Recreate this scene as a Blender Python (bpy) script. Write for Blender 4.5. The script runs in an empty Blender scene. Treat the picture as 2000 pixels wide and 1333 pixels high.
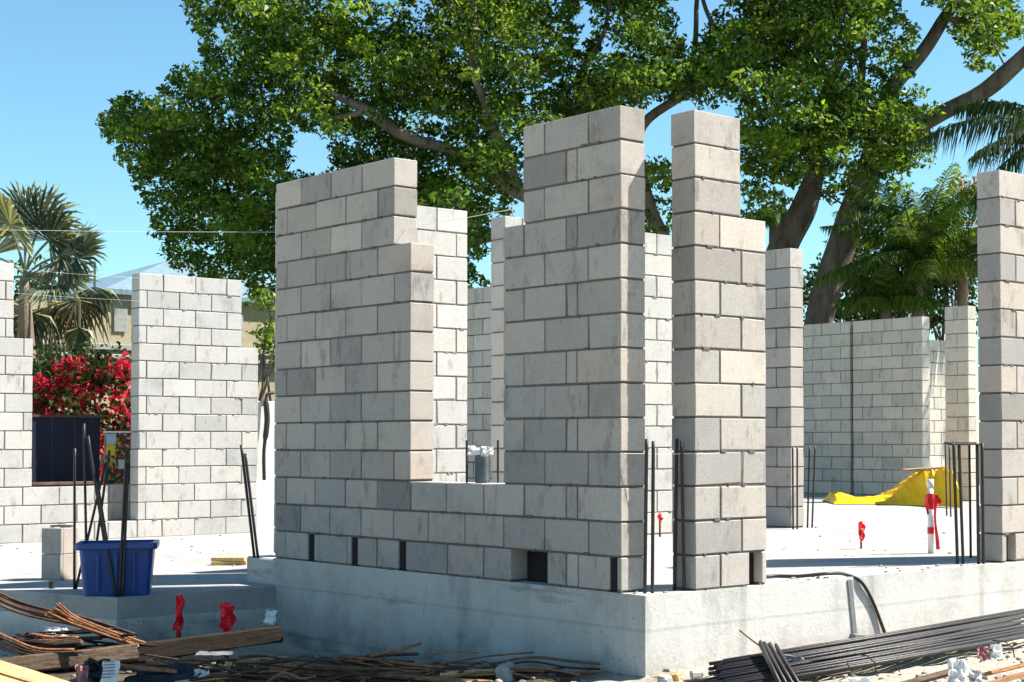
import bpy, math, random
import numpy as np
from mathutils import Vector, Matrix, noise as mnoise
random.seed(7); rng = np.random.default_rng(7)
C = bpy.context.scene.collection
V = Vector
# ------------------------------------------------------------------ camera model (used to survey real positions from the photograph)
CAM = V((-6.1579, -6.575, .8674)); YAW, PITCH, ROLL, FOC = .8226, .027, -.0017, 3127.7
PX, PY = 1245.7, 777.5
_f = V((math.cos(YAW)*math.cos(PITCH), math.sin(YAW)*math.cos(PITCH), math.sin(PITCH)))
_r = V((math.sin(YAW), -math.cos(YAW), 0)); _u = _r.cross(_f)
FW = _f
RT = math.cos(ROLL)*_r + math.sin(ROLL)*_u
UP = -math.sin(ROLL)*_r + math.cos(ROLL)*_u
def ray(x, y): return FW + RT*((x-PX)/FOC) - UP*((y-PY)/FOC)
def on(x, y, ax, v):
    d = ray(x, y); return CAM + d*((v-CAM[ax])/d[ax])
def D(x, y, dep): return CAM + ray(x, y)*dep

# ------------------------------------------------------------------ materials
def newmat(name):
    m = bpy.data.materials.new(name); m.use_nodes = True
    nt = m.node_tree; b = nt.nodes['Principled BSDF']
    return m, nt, b
def N(nt, t, **kw):
    n = nt.nodes.new(t)
    for k, v in kw.items():
        if k in n.inputs: n.inputs[k].default_value = v
        else: setattr(n, k, v)
    return n
def ramp(nt, stops, interp='LINEAR'):
    r = nt.nodes.new('ShaderNodeValToRGB'); cr = r.color_ramp; cr.interpolation = interp
    while len(cr.elements) < len(stops): cr.elements.new(0.5)
    for e, (p, c) in zip(cr.elements, stops):
        e.position = p; e.color = (c[0], c[1], c[2], 1)
    return r
def mixc(nt, a, b, fac, mode='MULTIPLY'):
    m = nt.nodes.new('ShaderNodeMix'); m.data_type = 'RGBA'; m.blend_type = mode
    L = nt.links.new
    for sock, v in ((6, a), (7, b), (0, fac)):
        if isinstance(v, bpy.types.NodeSocket): L(v, m.inputs[sock])
        elif sock == 0: m.inputs[0].default_value = v
        else: m.inputs[sock].default_value = (*v, 1)
    return m.outputs[2]
def bump(nt, b, h, strength=.3, dist=.01):
    n = nt.nodes.new('ShaderNodeBump'); n.inputs['Strength'].default_value = strength; n.inputs['Distance'].default_value = dist
    nt.links.new(h, n.inputs['Height']); nt.links.new(n.outputs[0], b.inputs['Normal'])
def noisen(nt, scale, detail=4, rough=.6, coord='Object', stretch=None):
    tc = nt.nodes.new('ShaderNodeTexCoord'); n = nt.nodes.new('ShaderNodeTexNoise')
    n.inputs['Scale'].default_value = scale; n.inputs['Detail'].default_value = detail; n.inputs['Roughness'].default_value = rough
    if stretch:
        mp = nt.nodes.new('ShaderNodeMapping'); mp.inputs['Scale'].default_value = stretch
        nt.links.new(tc.outputs[coord], mp.inputs[0]); nt.links.new(mp.outputs[0], n.inputs[0])
    else: nt.links.new(tc.outputs[coord], n.inputs[0])
    return n.outputs[0]

def block_material(name, stops):
    m, nt, b = newmat(name); L = nt.links.new
    g = nt.nodes.new('ShaderNodeNewGeometry')
    r = ramp(nt, stops); L(g.outputs['Random Per Island'], r.inputs[0])
    n1 = ramp(nt, [(.3, (.78,)*3), (.7, (1.10,)*3)]); L(noisen(nt, 70, 5, .8), n1.inputs[0])
    n2 = ramp(nt, [(.30, (.74, .74, .75)), (.46, (1, 1, 1)), (.72, (1.10, 1.09, 1.07))]); L(noisen(nt, 2.6, 7, .68), n2.inputs[0])
    n3 = ramp(nt, [(.34, (.58,)*3), (.44, (1,)*3), (.70, (1,)*3), (.78, (1.2,)*3)]); L(noisen(nt, 9, 6, .72, stretch=(1, 1, .35)), n3.inputs[0])
    c = mixc(nt, r.outputs[0], n1.outputs[0], 1); c = mixc(nt, c, n2.outputs[0], .9); c = mixc(nt, c, n3.outputs[0], .75)
    L(c, b.inputs['Base Color']); b.inputs['Roughness'].default_value = .93; b.inputs['Specular IOR Level'].default_value = .15
    bump(nt, b, noisen(nt, 150, 6, .8), .6, .006)
    return m
M = {}
M['block'] = block_material('block', [(0, (.27, .255, .24)), (.12, (.42, .375, .335)), (.24, (.325, .31, .30)), (.4, (.48, .415, .365)), (.55, (.38, .36, .34)), (.7, (.475, .43, .385)), (.85, (.39, .365, .345)), (1, (.54, .48, .43))])
M['block_pale'] = block_material('block_pale', [(0, (.40, .39, .375)), (.2, (.52, .50, .47)), (.4, (.44, .435, .42)), (.6, (.54, .505, .47)), (.8, (.47, .455, .44)), (1, (.57, .55, .52))])  # same blocks, paler: sunlight and distance haze put into the colour
def simple(name, col, rough=.8, noise=None, amt=.3, bmp=0, metal=0, spec=.3, stretch=None):
    m, nt, b = newmat(name); L = nt.links.new
    b.inputs['Roughness'].default_value = rough; b.inputs['Metallic'].default_value = metal; b.inputs['Specular IOR Level'].default_value = spec
    if noise:
        h = noisen(nt, noise, 5, .65, stretch=stretch)
        r = ramp(nt, [(.3, tuple(c*(1-amt) for c in col)), (.7, tuple(min(1, c*(1+amt)) for c in col))]); L(h, r.inputs[0]); L(r.outputs[0], b.inputs['Base Color'])
        if bmp: bump(nt, b, h, bmp, .01)
    else: b.inputs['Base Color'].default_value = (*col, 1)
    return m
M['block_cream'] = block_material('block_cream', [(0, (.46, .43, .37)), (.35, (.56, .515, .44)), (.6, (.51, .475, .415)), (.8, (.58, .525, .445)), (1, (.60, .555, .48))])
M['mortar'] = simple('mortar', (.125, .115, .105), .95, 60, .3, .3)
M['void_shade'] = simple('painted_void_shade', (.018, .017, .016), .95, 60, .3)  # near-black colour standing in for the shadow inside hollow cleanouts
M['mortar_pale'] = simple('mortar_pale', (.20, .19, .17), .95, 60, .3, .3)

def concrete(name, base, stain, damp=False):
    m, nt, b = newmat(name); L = nt.links.new
    r = ramp(nt, [(.28, stain), (.5, base), (.8, tuple(min(1, c*1.14) for c in base))]); L(noisen(nt, 1.7, 7, .68), r.inputs[0])
    s = ramp(nt, [(.3, (.72, .73, .75)), (.45, (1, 1, 1)), (.8, (1.06, 1.05, 1.03))]); L(noisen(nt, 3.2, 6, .7, stretch=(1, 1, .28)), s.inputs[0])
    p = ramp(nt, [(.3, (.85,)*3), (.65, (1.08,)*3)]); L(noisen(nt, 70, 3, .7), p.inputs[0])
    sp = ramp(nt, [(.64, (1,)*3), (.71, (.42,)*3)]); L(noisen(nt, 7, 6, .72), sp.inputs[0])
    c = mixc(nt, r.outputs[0], s.outputs[0], .8); c = mixc(nt, c, p.outputs[0], 1); c = mixc(nt, c, sp.outputs[0], .7)
    if damp:   # damp soil splash and pour marks on the lower part of the cast walls
        tc = nt.nodes.new('ShaderNodeTexCoord'); sx = nt.nodes.new('ShaderNodeSeparateXYZ'); L(tc.outputs['Object'], sx.inputs[0])
        ad = nt.nodes.new('ShaderNodeMath'); ad.operation = 'MULTIPLY_ADD'; L(noisen(nt, 2.6, 7, .7), ad.inputs[0]); ad.inputs[1].default_value = .75; L(sx.outputs[2], ad.inputs[2])
        dr = ramp(nt, [(.66, (.42, .42, .42)), (.74, (.66, .66, .66)), (.98, (1, 1, 1))]); L(ad.outputs[0], dr.inputs[0])
        c = mixc(nt, c, dr.outputs[0], .85)
        hl = ramp(nt, [(.30, (.62,)*3), (.37, (1,)*3), (.72, (1,)*3), (.8, (1.16,)*3)]); L(noisen(nt, 1.5, 6, .62, stretch=(.55, .55, 3.2)), hl.inputs[0]); c = mixc(nt, c, hl.outputs[0], .9)
        zb_ = nt.nodes.new('ShaderNodeTexWave'); zb_.wave_type = 'BANDS'; zb_.bands_direction = 'Z'; zb_.inputs['Scale'].default_value = .9; zb_.inputs['Distortion'].default_value = .25; zb_.inputs['Detail'].default_value = 3; zb_.inputs['Detail Scale'].default_value = .6; L(tc.outputs['Object'], zb_.inputs[0])
        zr = ramp(nt, [(.0, (.70,)*3), (.012, (1,)*3)]); L(zb_.outputs['Fac'], zr.inputs[0]); c = mixc(nt, c, zr.outputs[0], .55)
        vo = nt.nodes.new('ShaderNodeTexVoronoi'); vo.inputs['Scale'].default_value = 26; L(tc.outputs['Object'], vo.inputs[0]); vr2 = ramp(nt, [(.0, (.45,)*3), (.16, (.5,)*3), (.2, (1,)*3)]); L(vo.outputs['Distance'], vr2.inputs[0])
        vm2 = ramp(nt, [(.55, (0,)*3), (.66, (1,)*3)]); L(noisen(nt, 1.9, 3, .5), vm2.inputs[0]); c = mixc(nt, c, vr2.outputs[0], vm2.outputs[0])
        pt_ = ramp(nt, [(.62, (1,)*3), (.70, (.72,)*3)]); L(noisen(nt, 4.5, 5, .7), pt_.inputs[0]); c = mixc(nt, c, pt_.outputs[0], .8)
        # long face away from the sun: shade put into its colour; then form lines
        a3 = nt.nodes.new('ShaderNodeMath'); a3.operation = 'MULTIPLY_ADD'; L(noisen(nt, 1.3, 7, .7), a3.inputs[0]); a3.inputs[1].default_value = .10; L(sx.outputs[0], a3.inputs[2])
        d3 = ramp(nt, [(0, (.90, .90, .90)), (1, (1, 1, 1))]); mr = nt.nodes.new('ShaderNodeMapRange'); mr.inputs[1].default_value = -1.96; mr.inputs[2].default_value = -1.90; L(a3.outputs[0], mr.inputs[0]); L(mr.outputs[0], d3.inputs[0])
        c = mixc(nt, c, d3.outputs[0], 1.0)
        wv = nt.nodes.new('ShaderNodeTexWave'); wv.wave_type = 'BANDS'; wv.bands_direction = 'X'; wv.inputs['Scale'].default_value = .26; wv.inputs['Distortion'].default_value = .15; wv.inputs['Detail'].default_value = 1; L(tc.outputs['Object'], wv.inputs[0])
        wr = ramp(nt, [(.0, (.70,)*3), (.012, (1,)*3)]); L(wv.outputs['Fac'], wr.inputs[0]); c = mixc(nt, c, wr.outputs[0], .7)
    L(c, b.inputs['Base Color']); b.inputs['Roughness'].default_value = .88; b.inputs['Specular IOR Level'].default_value = .2
    bump(nt, b, noisen(nt, 28, 6, .7), .35, .012)
    return m
M['stem'] = concrete('stem_concrete', (.53, .515, .49), (.36, .35, .335), True)
M['slab'] = concrete('slab_concrete', (.325, .322, .315), (.25, .248, .244))
def ground_material():
    m, nt, b = newmat('site_soil'); L = nt.links.new
    r = ramp(nt, [(.25, (.40, .345, .27)), (.5, (.55, .485, .395)), (.75, (.64, .58, .49))]); L(noisen(nt, 1.6, 8, .7), r.inputs[0])
    gr = ramp(nt, [(.3, (.05, .075, .025)), (.7, (.10, .13, .045))]); L(noisen(nt, .8, 6, .7), gr.inputs[0])
    d = ramp(nt, [(.25, (.05, .04, .03)), (.55, (.12, .10, .075)), (.8, (.20, .17, .13))]); L(noisen(nt, 2.3, 8, .7), d.inputs[0])
    tc = nt.nodes.new('ShaderNodeTexCoord'); vm = nt.nodes.new('ShaderNodeVectorMath'); vm.operation = 'DISTANCE'; L(tc.outputs['Object'], vm.inputs[0]); vm.inputs[1].default_value = (-1.7, 1.6, -.5)
    a1 = nt.nodes.new('ShaderNodeMath'); a1.operation = 'MULTIPLY_ADD'; L(noisen(nt, 1.1, 6, .65), a1.inputs[0]); a1.inputs[1].default_value = 1.6; L(vm.outputs['Value'], a1.inputs[2])
    r1 = ramp(nt, [(0, (0, 0, 0)), (1, (1, 1, 1))]); mr = nt.nodes.new('ShaderNodeMapRange'); mr.inputs[1].default_value = 2.7; mr.inputs[2].default_value = 3.4; L(a1.outputs[0], mr.inputs[0]); L(mr.outputs[0], r1.inputs[0])
    fac = r1.outputs[0]
    c = mixc(nt, d.outputs[0], r.outputs[0], fac, 'MIX')
    mg = nt.nodes.new('ShaderNodeMapRange'); mg.inputs[1].default_value = 26; mg.inputs[2].default_value = 29; a9 = nt.nodes.new('ShaderNodeMath'); a9.operation = 'MULTIPLY_ADD'; L(noisen(nt, .3, 6, .65), a9.inputs[0]); a9.inputs[1].default_value = 8; L(vm.outputs['Value'], a9.inputs[2]); L(a9.outputs[0], mg.inputs[0])
    c = mixc(nt, c, gr.outputs[0], mg.outputs[0], 'MIX')
    p = ramp(nt, [(.3, (.6,)*3), (.62, (1.15,)*3)]); L(noisen(nt, 32, 4, .75), p.inputs[0])
    L(mixc(nt, c, p.outputs[0], .9), b.inputs['Base Color']); b.inputs['Roughness'].default_value = .97; b.inputs['Specular IOR Level'].default_value = .1
    bump(nt, b, noisen(nt, 22, 8, .75), .8, .05); return m
M['soil'] = ground_material()
M['pebble'] = simple('pebble', (.24, .215, .185), .95, 8, .35, .3)
M['rebar'] = simple('dark_rebar', (.020, .018, .020), .45, 60, .5, .3, metal=.15, spec=.45)
def rebar_mat():
    m, nt, b = newmat('site_rebar'); r = ramp(nt, [(.35, (.018, .016, .018)), (.60, (.026, .022, .021)), (.76, (.075, .038, .024))]); nt.links.new(noisen(nt, 9, 6, .7), r.inputs[0]); nt.links.new(r.outputs[0], b.inputs['Base Color'])
    b.inputs['Roughness'].default_value = .5; b.inputs['Specular IOR Level'].default_value = .4; bump(nt, b, noisen(nt, 120, 2, .5), .6, .004); return m
M['rebar'] = rebar_mat()
M['rust'] = simple('rusty_rebar', (.23, .10, .05), .8, 40, .6, .4, metal=.2)
M['rust_dark'] = simple('dark_rust', (.075, .045, .035), .8, 30, .5, .4, metal=.2)
def wood(name, a, bcol, scale=6, st=(1, 1, 1)):
    m, nt, b = newmat(name); L = nt.links.new
    r = ramp(nt, [(.3, a), (.55, bcol), (.8, tuple(min(1, c*1.2) for c in bcol))]); h = noisen(nt, scale, 6, .7, coord='Object', stretch=st); L(h, r.inputs[0])
    p = ramp(nt, [(.35, (.6,)*3), (.6, (1.05,)*3)]); L(noisen(nt, 45, 3, .7), p.inputs[0])
    L(mixc(nt, r.outputs[0], p.outputs[0], .7), b.inputs['Base Color']); b.inputs['Roughness'].default_value = .85; b.inputs['Specular IOR Level'].default_value = .2
    bump(nt, b, h, .5, .01); return m
M['old_wood'] = wood('weathered_wood', (.045, .03, .02), (.135, .09, .06), 9, (1, 5, 9))
M['shadow_wood'] = wood('shadow_darkened_wood', (.007, .005, .004), (.022, .015, .011), 9, (1, 5, 9))  # weathered wood darkened; the wall's shadow is put into its colour
M['new_wood'] = wood('yellow_wood', (.42, .26, .10), (.62, .42, .19), 9, (1, 5, 9))
M['lath'] = wood('red_brown_wood', (.14, .06, .035), (.36, .18, .09), 9, (2, 5, 9))
M['blue'] = simple('blue_plastic', (.005, .055, .25), .36, 14, .18, .05, spec=.5)
M['red'] = simple('red_flagging', (.80, .012, .03), .5, 30, .15, spec=.4)
M['white_plastic'] = simple('white_plastic', (.80, .80, .79), .5, 20, .08)
M['paper'] = simple('crumpled_paper', (.62, .62, .62), .8, 25, .25, .2)
M['pink'] = simple('pink_paper', (.42, .20, .22), .8, 25, .3, .2)
M['ink'] = simple('grey_ink', (.20, .21, .24), .8)
M['hose'] = simple('black_hose', (.025, .025, .024), .5)
M['conduit'] = simple('grey_conduit', (.16, .17, .17), .6, 30, .2)
M['navy'] = simple('navy_screen', (.006, .009, .024), .75, 6, .3)
M['tarp'] = simple('yellow_tarp', (.84, .51, .003), .45, 6, .12, .1, spec=.4)
M['tarp_under'] = simple('brown_sheet', (.30, .20, .09), .8, 6, .3, .2)
M['string'] = simple('mason_string', (.80, .80, .76), .8)
M['house'] = simple('cream_stucco', (.37, .32, .22), .95, 7, .12, .2)
M['house_trim'] = simple('grey_trim', (.30, .31, .30), .8, 8, .2)
M['roof'] = simple('blue_grey_roof', (.17, .25, .30), .4, 4, .35, .2, stretch=(8, .6, .6))
M['glass'] = simple('dark_window_glass', (.02, .022, .025), .5, spec=.2)
M['teal'] = simple('teal_panel', (.03, .11, .10), .6)
M['grey_drum'] = simple('grey_blue_plastic', (.09, .11, .13), .75, 12, .3)
M['white_wall'] = simple('white_render', (.60, .59, .56), .9, 5, .12, .2)
def bark(name, a, b_):
    m, nt, b = newmat(name); L = nt.links.new
    r = ramp(nt, [(.3, a), (.55, b_), (.78, tuple(min(1, c*1.5) for c in b_))]); h = noisen(nt, 3.2, 7, .7, stretch=(1, 1, .45)); L(h, r.inputs[0])
    L(r.outputs[0], b.inputs['Base Color']); b.inputs['Roughness'].default_value = .95; b.inputs['Specular IOR Level'].default_value = .1
    bump(nt, b, noisen(nt, 9, 6, .7, stretch=(1, 1, .3)), .8, .06); return m
M['bark'] = bark('tree_bark', (.055, .044, .036), (.19, .155, .13))
M['palm_bark'] = bark('palm_bark', (.10, .08, .06), (.24, .19, .14))
def leafmat(name, stops, trans=.35, rough=.42):
    m, nt, b = newmat(name); L = nt.links.new
    g = nt.nodes.new('ShaderNodeNewGeometry'); r = ramp(nt, stops); L(g.outputs['Random Per Island'], r.inputs[0])
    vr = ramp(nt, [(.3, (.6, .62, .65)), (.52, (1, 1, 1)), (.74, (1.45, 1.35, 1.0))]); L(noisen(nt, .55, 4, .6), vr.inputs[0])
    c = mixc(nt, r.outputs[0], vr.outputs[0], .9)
    L(c, b.inputs['Base Color']); b.inputs['Roughness'].default_value = rough; b.inputs['Specular IOR Level'].default_value = .2
    t = nt.nodes.new('ShaderNodeBsdfTranslucent'); tc = mixc(nt, c, (1.35, 1.25, .5), 1.0); L(tc, t.inputs[0])
    mx = nt.nodes.new('ShaderNodeMixShader'); mx.inputs[0].default_value = trans
    out = nt.nodes['Material Output']; L(b.outputs[0], mx.inputs[1]); L(t.outputs[0], mx.inputs[2]); L(mx.outputs[0], out.inputs[0]); return m
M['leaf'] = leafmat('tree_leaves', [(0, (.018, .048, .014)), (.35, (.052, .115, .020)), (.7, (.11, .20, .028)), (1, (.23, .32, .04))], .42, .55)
M['leaf_lime_sun'] = leafmat('lime_sunlit_leaves', [(0, (.065, .145, .02)), (.5, (.125, .22, .028)), (1, (.23, .31, .045))], .48)  # lighter leaf copy; sunlight painted into crown patches, own green on the shrub
M['palm_leaf'] = leafmat('palm_leaves', [(0, (.03, .075, .018)), (.5, (.08, .155, .028)), (1, (.19, .26, .05))], .42, .6)
M['fan_leaf'] = leafmat('fan_palm_leaves', [(0, (.09, .12, .075)), (.5, (.17, .20, .135)), (1, (.34, .36, .25))], .35, .45)
M['dry_leaf'] = leafmat('dry_palm_leaves', [(0, (.11, .085, .05)), (.5, (.22, .17, .10)), (1, (.33, .26, .17))], .25, .7)
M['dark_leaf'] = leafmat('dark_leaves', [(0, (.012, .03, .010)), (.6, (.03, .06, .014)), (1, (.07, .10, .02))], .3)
M['bract'] = leafmat('red_bracts', [(0, (.46, .008, .045)), (.6, (.70, .016, .085)), (1, (.86, .08, .16))], .45, .6)
def poster_material():
    m, nt, b = newmat('flower_print'); L = nt.links.new
    tc = nt.nodes.new('ShaderNodeTexCoord'); v = nt.nodes.new('ShaderNodeTexVoronoi'); v.inputs['Scale'].default_value = 34; L(tc.outputs['Object'], v.inputs[0])
    s = nt.nodes.new('ShaderNodeSeparateColor'); L(v.outputs['Color'], s.inputs[0])
    r = ramp(nt, [(0, (.02, .03, .02)), (.3, (.05, .08, .02)), (.48, (.35, .02, .04)), (.62, (.5, .30, .03)), (.75, (.04, .05, .04)), (.9, (.55, .38, .36))], 'CONSTANT'); L(s.outputs[0], r.inputs[0]); L(r.outputs[0], b.inputs['Base Color']); b.inputs['Roughness'].default_value = .5; return m
M['print'] = poster_material()
M['yellow_patch'] = simple('yellow_patch', (.75, .55, .03), .6); M['pale_blue'] = simple('pale_blue', (.42, .56, .68), .6)

# ------------------------------------------------------------------ mesh helpers
class MB:
    def __init__(s): s.v = []; s.f = []; s.m = []
    def add(s, verts, faces, mi=0):
        o = len(s.v); s.v += [tuple(p) for p in verts]
        s.f += [tuple(i+o for i in f) for f in faces]; s.m += [mi]*len(faces); return s
    def box(s, lo, hi, mi=0, ch=0, mat=None):
        (x0, y0, z0), (x1, y1, z1) = lo, hi
        if ch <= 0:
            vs = [(x, y, z) for x in (x0, x1) for y in (y0, y1) for z in (z0, z1)]
            fs = [(0, 1, 3, 2), (4, 6, 7, 5), (0, 4, 5, 1), (2, 3, 7, 6), (0, 2, 6, 4), (1, 5, 7, 3)]
        else:
            c = ch; vs = []; idx = {}
            for i, x in enumerate((x0, x1)):
                for j, y in enumerate((y0, y1)):
                    for k, z in enumerate((z0, z1)):
                        sx, sy, sz = (1-2*i)*c, (1-2*j)*c, (1-2*k)*c
                        for a, p in enumerate(((x, y+sy, z+sz), (x+sx, y, z+sz), (x+sx, y+sy, z))):
                            idx[i, j, k, a] = len(vs); vs.append(p)
            fs = []
            q = [(0, 0), (1, 0), (1, 1), (0, 1)]
            for i in (0, 1):
                f = [idx[i, j, k, 0] for j, k in q]; fs.append(f if i else f[::-1])
                f = [idx[j, i, k, 1] for j, k in q]; fs.append(f[::-1] if i else f)
                f = [idx[j, k, i, 2] for j, k in q]; fs.append(f if i else f[::-1])
            for j in (0, 1):
                for k in (0, 1):
                    fs.append([idx[0, j, k, 1], idx[1, j, k, 1], idx[1, j, k, 2], idx[0, j, k, 2]])
                    fs.append([idx[j, 0, k, 0], idx[j, 1, k, 0], idx[j, 1, k, 2], idx[j, 0, k, 2]])
                    fs.append([idx[j, k, 0, 0], idx[j, k, 1, 0], idx[j, k, 1, 1], idx[j, k, 0, 1]])
            for i in (0, 1):
                for j in (0, 1):
                    for k in (0, 1): fs.append([idx[i, j, k, 0], idx[i, j, k, 1], idx[i, j, k, 2]])
        if mat is not None: vs = [mat @ V(p) for p in vs]
        return s.add(vs, fs, mi)
    def prism(s, poly, z0, z1, mi=0):
        n = len(poly); vs = [(x, y, z0) for x, y in poly]+[(x, y, z1) for x, y in poly]
        fs = [tuple(range(n))[::-1], tuple(range(n, 2*n))]+[(i, (i+1) % n, n+(i+1) % n, n+i) for i in range(n)]
        return s.add(vs, fs, mi)
    def tube(s, pts, rad, n=8, mi=0, cap=True, flat=1):
        pts = [V(p) for p in pts]; rad = rad if isinstance(rad, (list, tuple)) else [rad]*len(pts)
        vs = []; prev = None
        for i, p in enumerate(pts):
            t = (pts[min(i+1, len(pts)-1)]-pts[max(i-1, 0)]).normalized()
            a = prev if prev is not None else (V((0, 0, 1)) if abs(t.z) < .9 else V((1, 0, 0)))
            x = a - t*a.dot(t); x.normalize(); prev = x; y = t.cross(x)
            for k in range(n):
                an = 2*math.pi*k/n; vs.append(p + x*math.cos(an)*rad[i]*flat + y*math.sin(an)*rad[i])
        fs = []
        for i in range(len(pts)-1):
            for k in range(n): fs.append((i*n+k, i*n+(k+1) % n, (i+1)*n+(k+1) % n, (i+1)*n+k))
        if cap: fs += [tuple(range(n))[::-1], tuple((len(pts)-1)*n+k for k in range(n))]
        return s.add(vs, fs, mi)
    def build(s, name, mats, parent=None, smooth=False, origin=None):
        me = bpy.data.meshes.new(name)
        if parent is not None: o0 = V(parent.location)
        elif origin is not None: o0 = V(origin)
        else:
            a = np.array(s.v); o0 = V(((a[:, 0].min()+a[:, 0].max())/2, (a[:, 1].min()+a[:, 1].max())/2, a[:, 2].min()))
        me.from_pydata([tuple(V(p)-o0) for p in s.v], [], s.f)
        mats = mats if isinstance(mats, (list, tuple)) else [mats]
        for m in mats: me.materials.append(m)
        me.polygons.foreach_set('material_index', s.m)
        if smooth: me.polygons.foreach_set('use_smooth', [True]*len(s.f))
        me.update()
        o = bpy.data.objects.new(name, me); C.objects.link(o)
        if parent is not None: o.parent = parent
        else: o.location = o0
        return o
def tag(o, label=None, cat=None, group=None, kind=None):
    for k, v in (('label', label), ('category', cat), ('group', group), ('kind', kind)):
        if v: o[k] = v
    return o
def empty(name, loc, label=None, cat=None, group=None):
    o = bpy.data.objects.new(name, None); o.empty_display_size = .1; C.objects.link(o); o.location = V(loc); tag(o, label, cat, group); return o
def crs(pts, n=6):
    """smooth curve through points (Catmull-Rom); points may carry a radius as 2nd item"""
    P = [V(p) for p in pts]; P = [P[0]*2-P[1]]+P+[P[-1]*2-P[-2]]; out = []
    for i in range(1, len(P)-2):
        a, b, c, d = P[i-1], P[i], P[i+1], P[i+2]
        for k in range(n):
            t = k/n; out.append(.5*((2*b)+(c-a)*t+(2*a-5*b+4*c-d)*t*t+(3*b-a-3*c+d)*t**3))
    out.append(P[-2]); return out
def lerp_list(l, n):
    out = []
    for i in range(len(l)-1):
        for k in range(n): out.append(l[i]+(l[i+1]-l[i])*k/n)
    return out+[l[-1]]

# ------------------------------------------------------------------ block walls
H = .2
def split(a, b, joints):
    js = sorted(j for j in joints if a+.03 < j < b-.03); e = [a]+js+[b]; return list(zip(e[:-1], e[1:]))
def joints_for(off, lo=-3, hi=20): return [off+.4*k for k in range(int((lo-off)/.4)-1, int((hi-off)/.4)+2)]
def block_wall(axis, face, depth, courses, z0=0., gap=.0125, mb=None, rec=.0065, seed=0, jit=1.0, chamfer=.0035, squeeze=2):
    """courses: list of (k, [(a,b),...blocks along the axis]); face: outer plane; depth: signed thickness behind it"""
    mb = mb or MB(); R_ = random.Random(seed)
    lo_f, hi_f = min(face, face+depth), max(face, face+depth)
    for k, blocks in courses:
        zb, zt = z0+k*H+gap, z0+(k+1)*H
        runs = []
        for a, b in blocks:
            g = gap/2
            a_ = a+g*R_.uniform(.6, 1.4); b_ = b-g*R_.uniform(.6, 1.4)
            o1, o2 = R_.uniform(-.002, .002)*jit, R_.uniform(-.002, .002)*jit
            zz = R_.uniform(-.002, .001)*jit
            cz = (zb+zt)/2; cc = (a_+b_)/2; th = R_.gauss(0, .0022)*jit; tl = R_.gauss(0, .0018)*jit
            lo, hi = (a_-cc, lo_f+o1-face, zb-cz+max(zz, -.002)), (b_-cc, hi_f+o2-face, zt-cz+min(zz, 0))
            if axis == 'x': T = Matrix.Translation((cc, face, cz)) @ Matrix.Rotation(th, 4, 'Z') @ Matrix.Rotation(tl, 4, 'Y')
            else: T = Matrix.Translation((face, cc, cz)) @ Matrix.Rotation(th, 4, 'Z') @ Matrix.Rotation(tl, 4, 'X') @ Matrix(((0, 1, 0, 0), (1, 0, 0, 0), (0, 0, 1, 0), (0, 0, 0, 1)))
            n0 = len(mb.f); mb.box(lo, hi, 0, chamfer*R_.uniform(.6, 1.5), T)
            if R_.random() < .35:     # knocked corners
                for _ in range(R_.choice([1, 1, 2])):
                    ci = R_.randrange(8); v0 = len(mb.v)-24+3*ci; ce = sum((V(q) for q in mb.v[-24:]), V())/24; am = R_.uniform(.006, .016)
                    for q in range(3):
                        dv = ce-V(mb.v[v0+q]); dv = V((math.copysign(min(abs(dv.x), am*R_.random()), dv.x), math.copysign(min(abs(dv.y), am*R_.random()), dv.y), math.copysign(min(abs(dv.z), am*R_.random()), dv.z))); dv[{0: 1, 1: 0, 2: 2}[q] if axis == 'y' else q] = 0; mb.v[v0+q] = tuple(V(mb.v[v0+q])+dv)
            if axis == 'y': mb.f[n0:] = [f[::-1] for f in mb.f[n0:]]
            if runs and abs(runs[-1][1]-a) < .004: runs[-1][1] = b
            else: runs.append([a, b])
        for a, b in runs:
            l = (a+rec+.011, lo_f+rec, z0+k*H-(0 if k else .002)); h = (b-rec-.011, hi_f-rec, zt-.004)
            if squeeze:
                for _ in range(int((b-a)/.4*squeeze)+1):
                    if R_.random() < .55: continue
                    c0 = R_.uniform(a+.03, b-.03); zz_ = z0+k*H+gap*.5+R_.uniform(-.004, .004); w_ = R_.uniform(.006, .03); hh = R_.uniform(.004, .011); pr_ = R_.uniform(.002, .006); sg = -1 if depth > 0 else 1
                    f0 = face+sg*pr_; f1 = face-sg*.008
                    lo_, hi_ = (c0-w_, min(f0, f1), zz_-hh), (c0+w_, max(f0, f1), zz_+hh)
                    if axis == 'x': mb.box(lo_, hi_, 1, .002)
                    else: mb.box((lo_[1], lo_[0], lo_[2]), (hi_[1], hi_[0], hi_[2]), 1, .002)
            if axis == 'x': mb.box(l, h, 1)
            else: mb.box((l[1], l[0], l[2]), (h[1], h[0], h[2]), 1)
    return mb
E_J = [.59, .69]+[1.09+.4*k for k in range(9)]
O_J = [.49+.4*k for k in range(10)]
YA, YB = .2, 4.055
cs = []
pxs = [(533.6, 557.5), (557.5, 601), None, (612, 676), (676, 685), None, (697, 735), (735, 778), None, (791, 872.5), (872.5, 943.5), (943.5, 998), None, (1066, 1104), (1104, 1128), (1128, 1190), None, (1203, 1216)]
bl = []
for p in pxs:
    if p: bl.append((on(p[1], 1110, 0, 0).y, on(p[0], 1110, 0, 0).y))
bl.sort(); bl[0] = (YA, bl[0][1]); bl[-1] = (bl[-1][0], YB)
for i in range(len(bl)-1):
    if bl[i+1][0]-bl[i][1] < .012: m_ = (bl[i+1][0]+bl[i][1])/2; bl[i] = (bl[i][0], m_); bl[i+1] = (m_, bl[i+1][1])
cs.append((0, bl))
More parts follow.
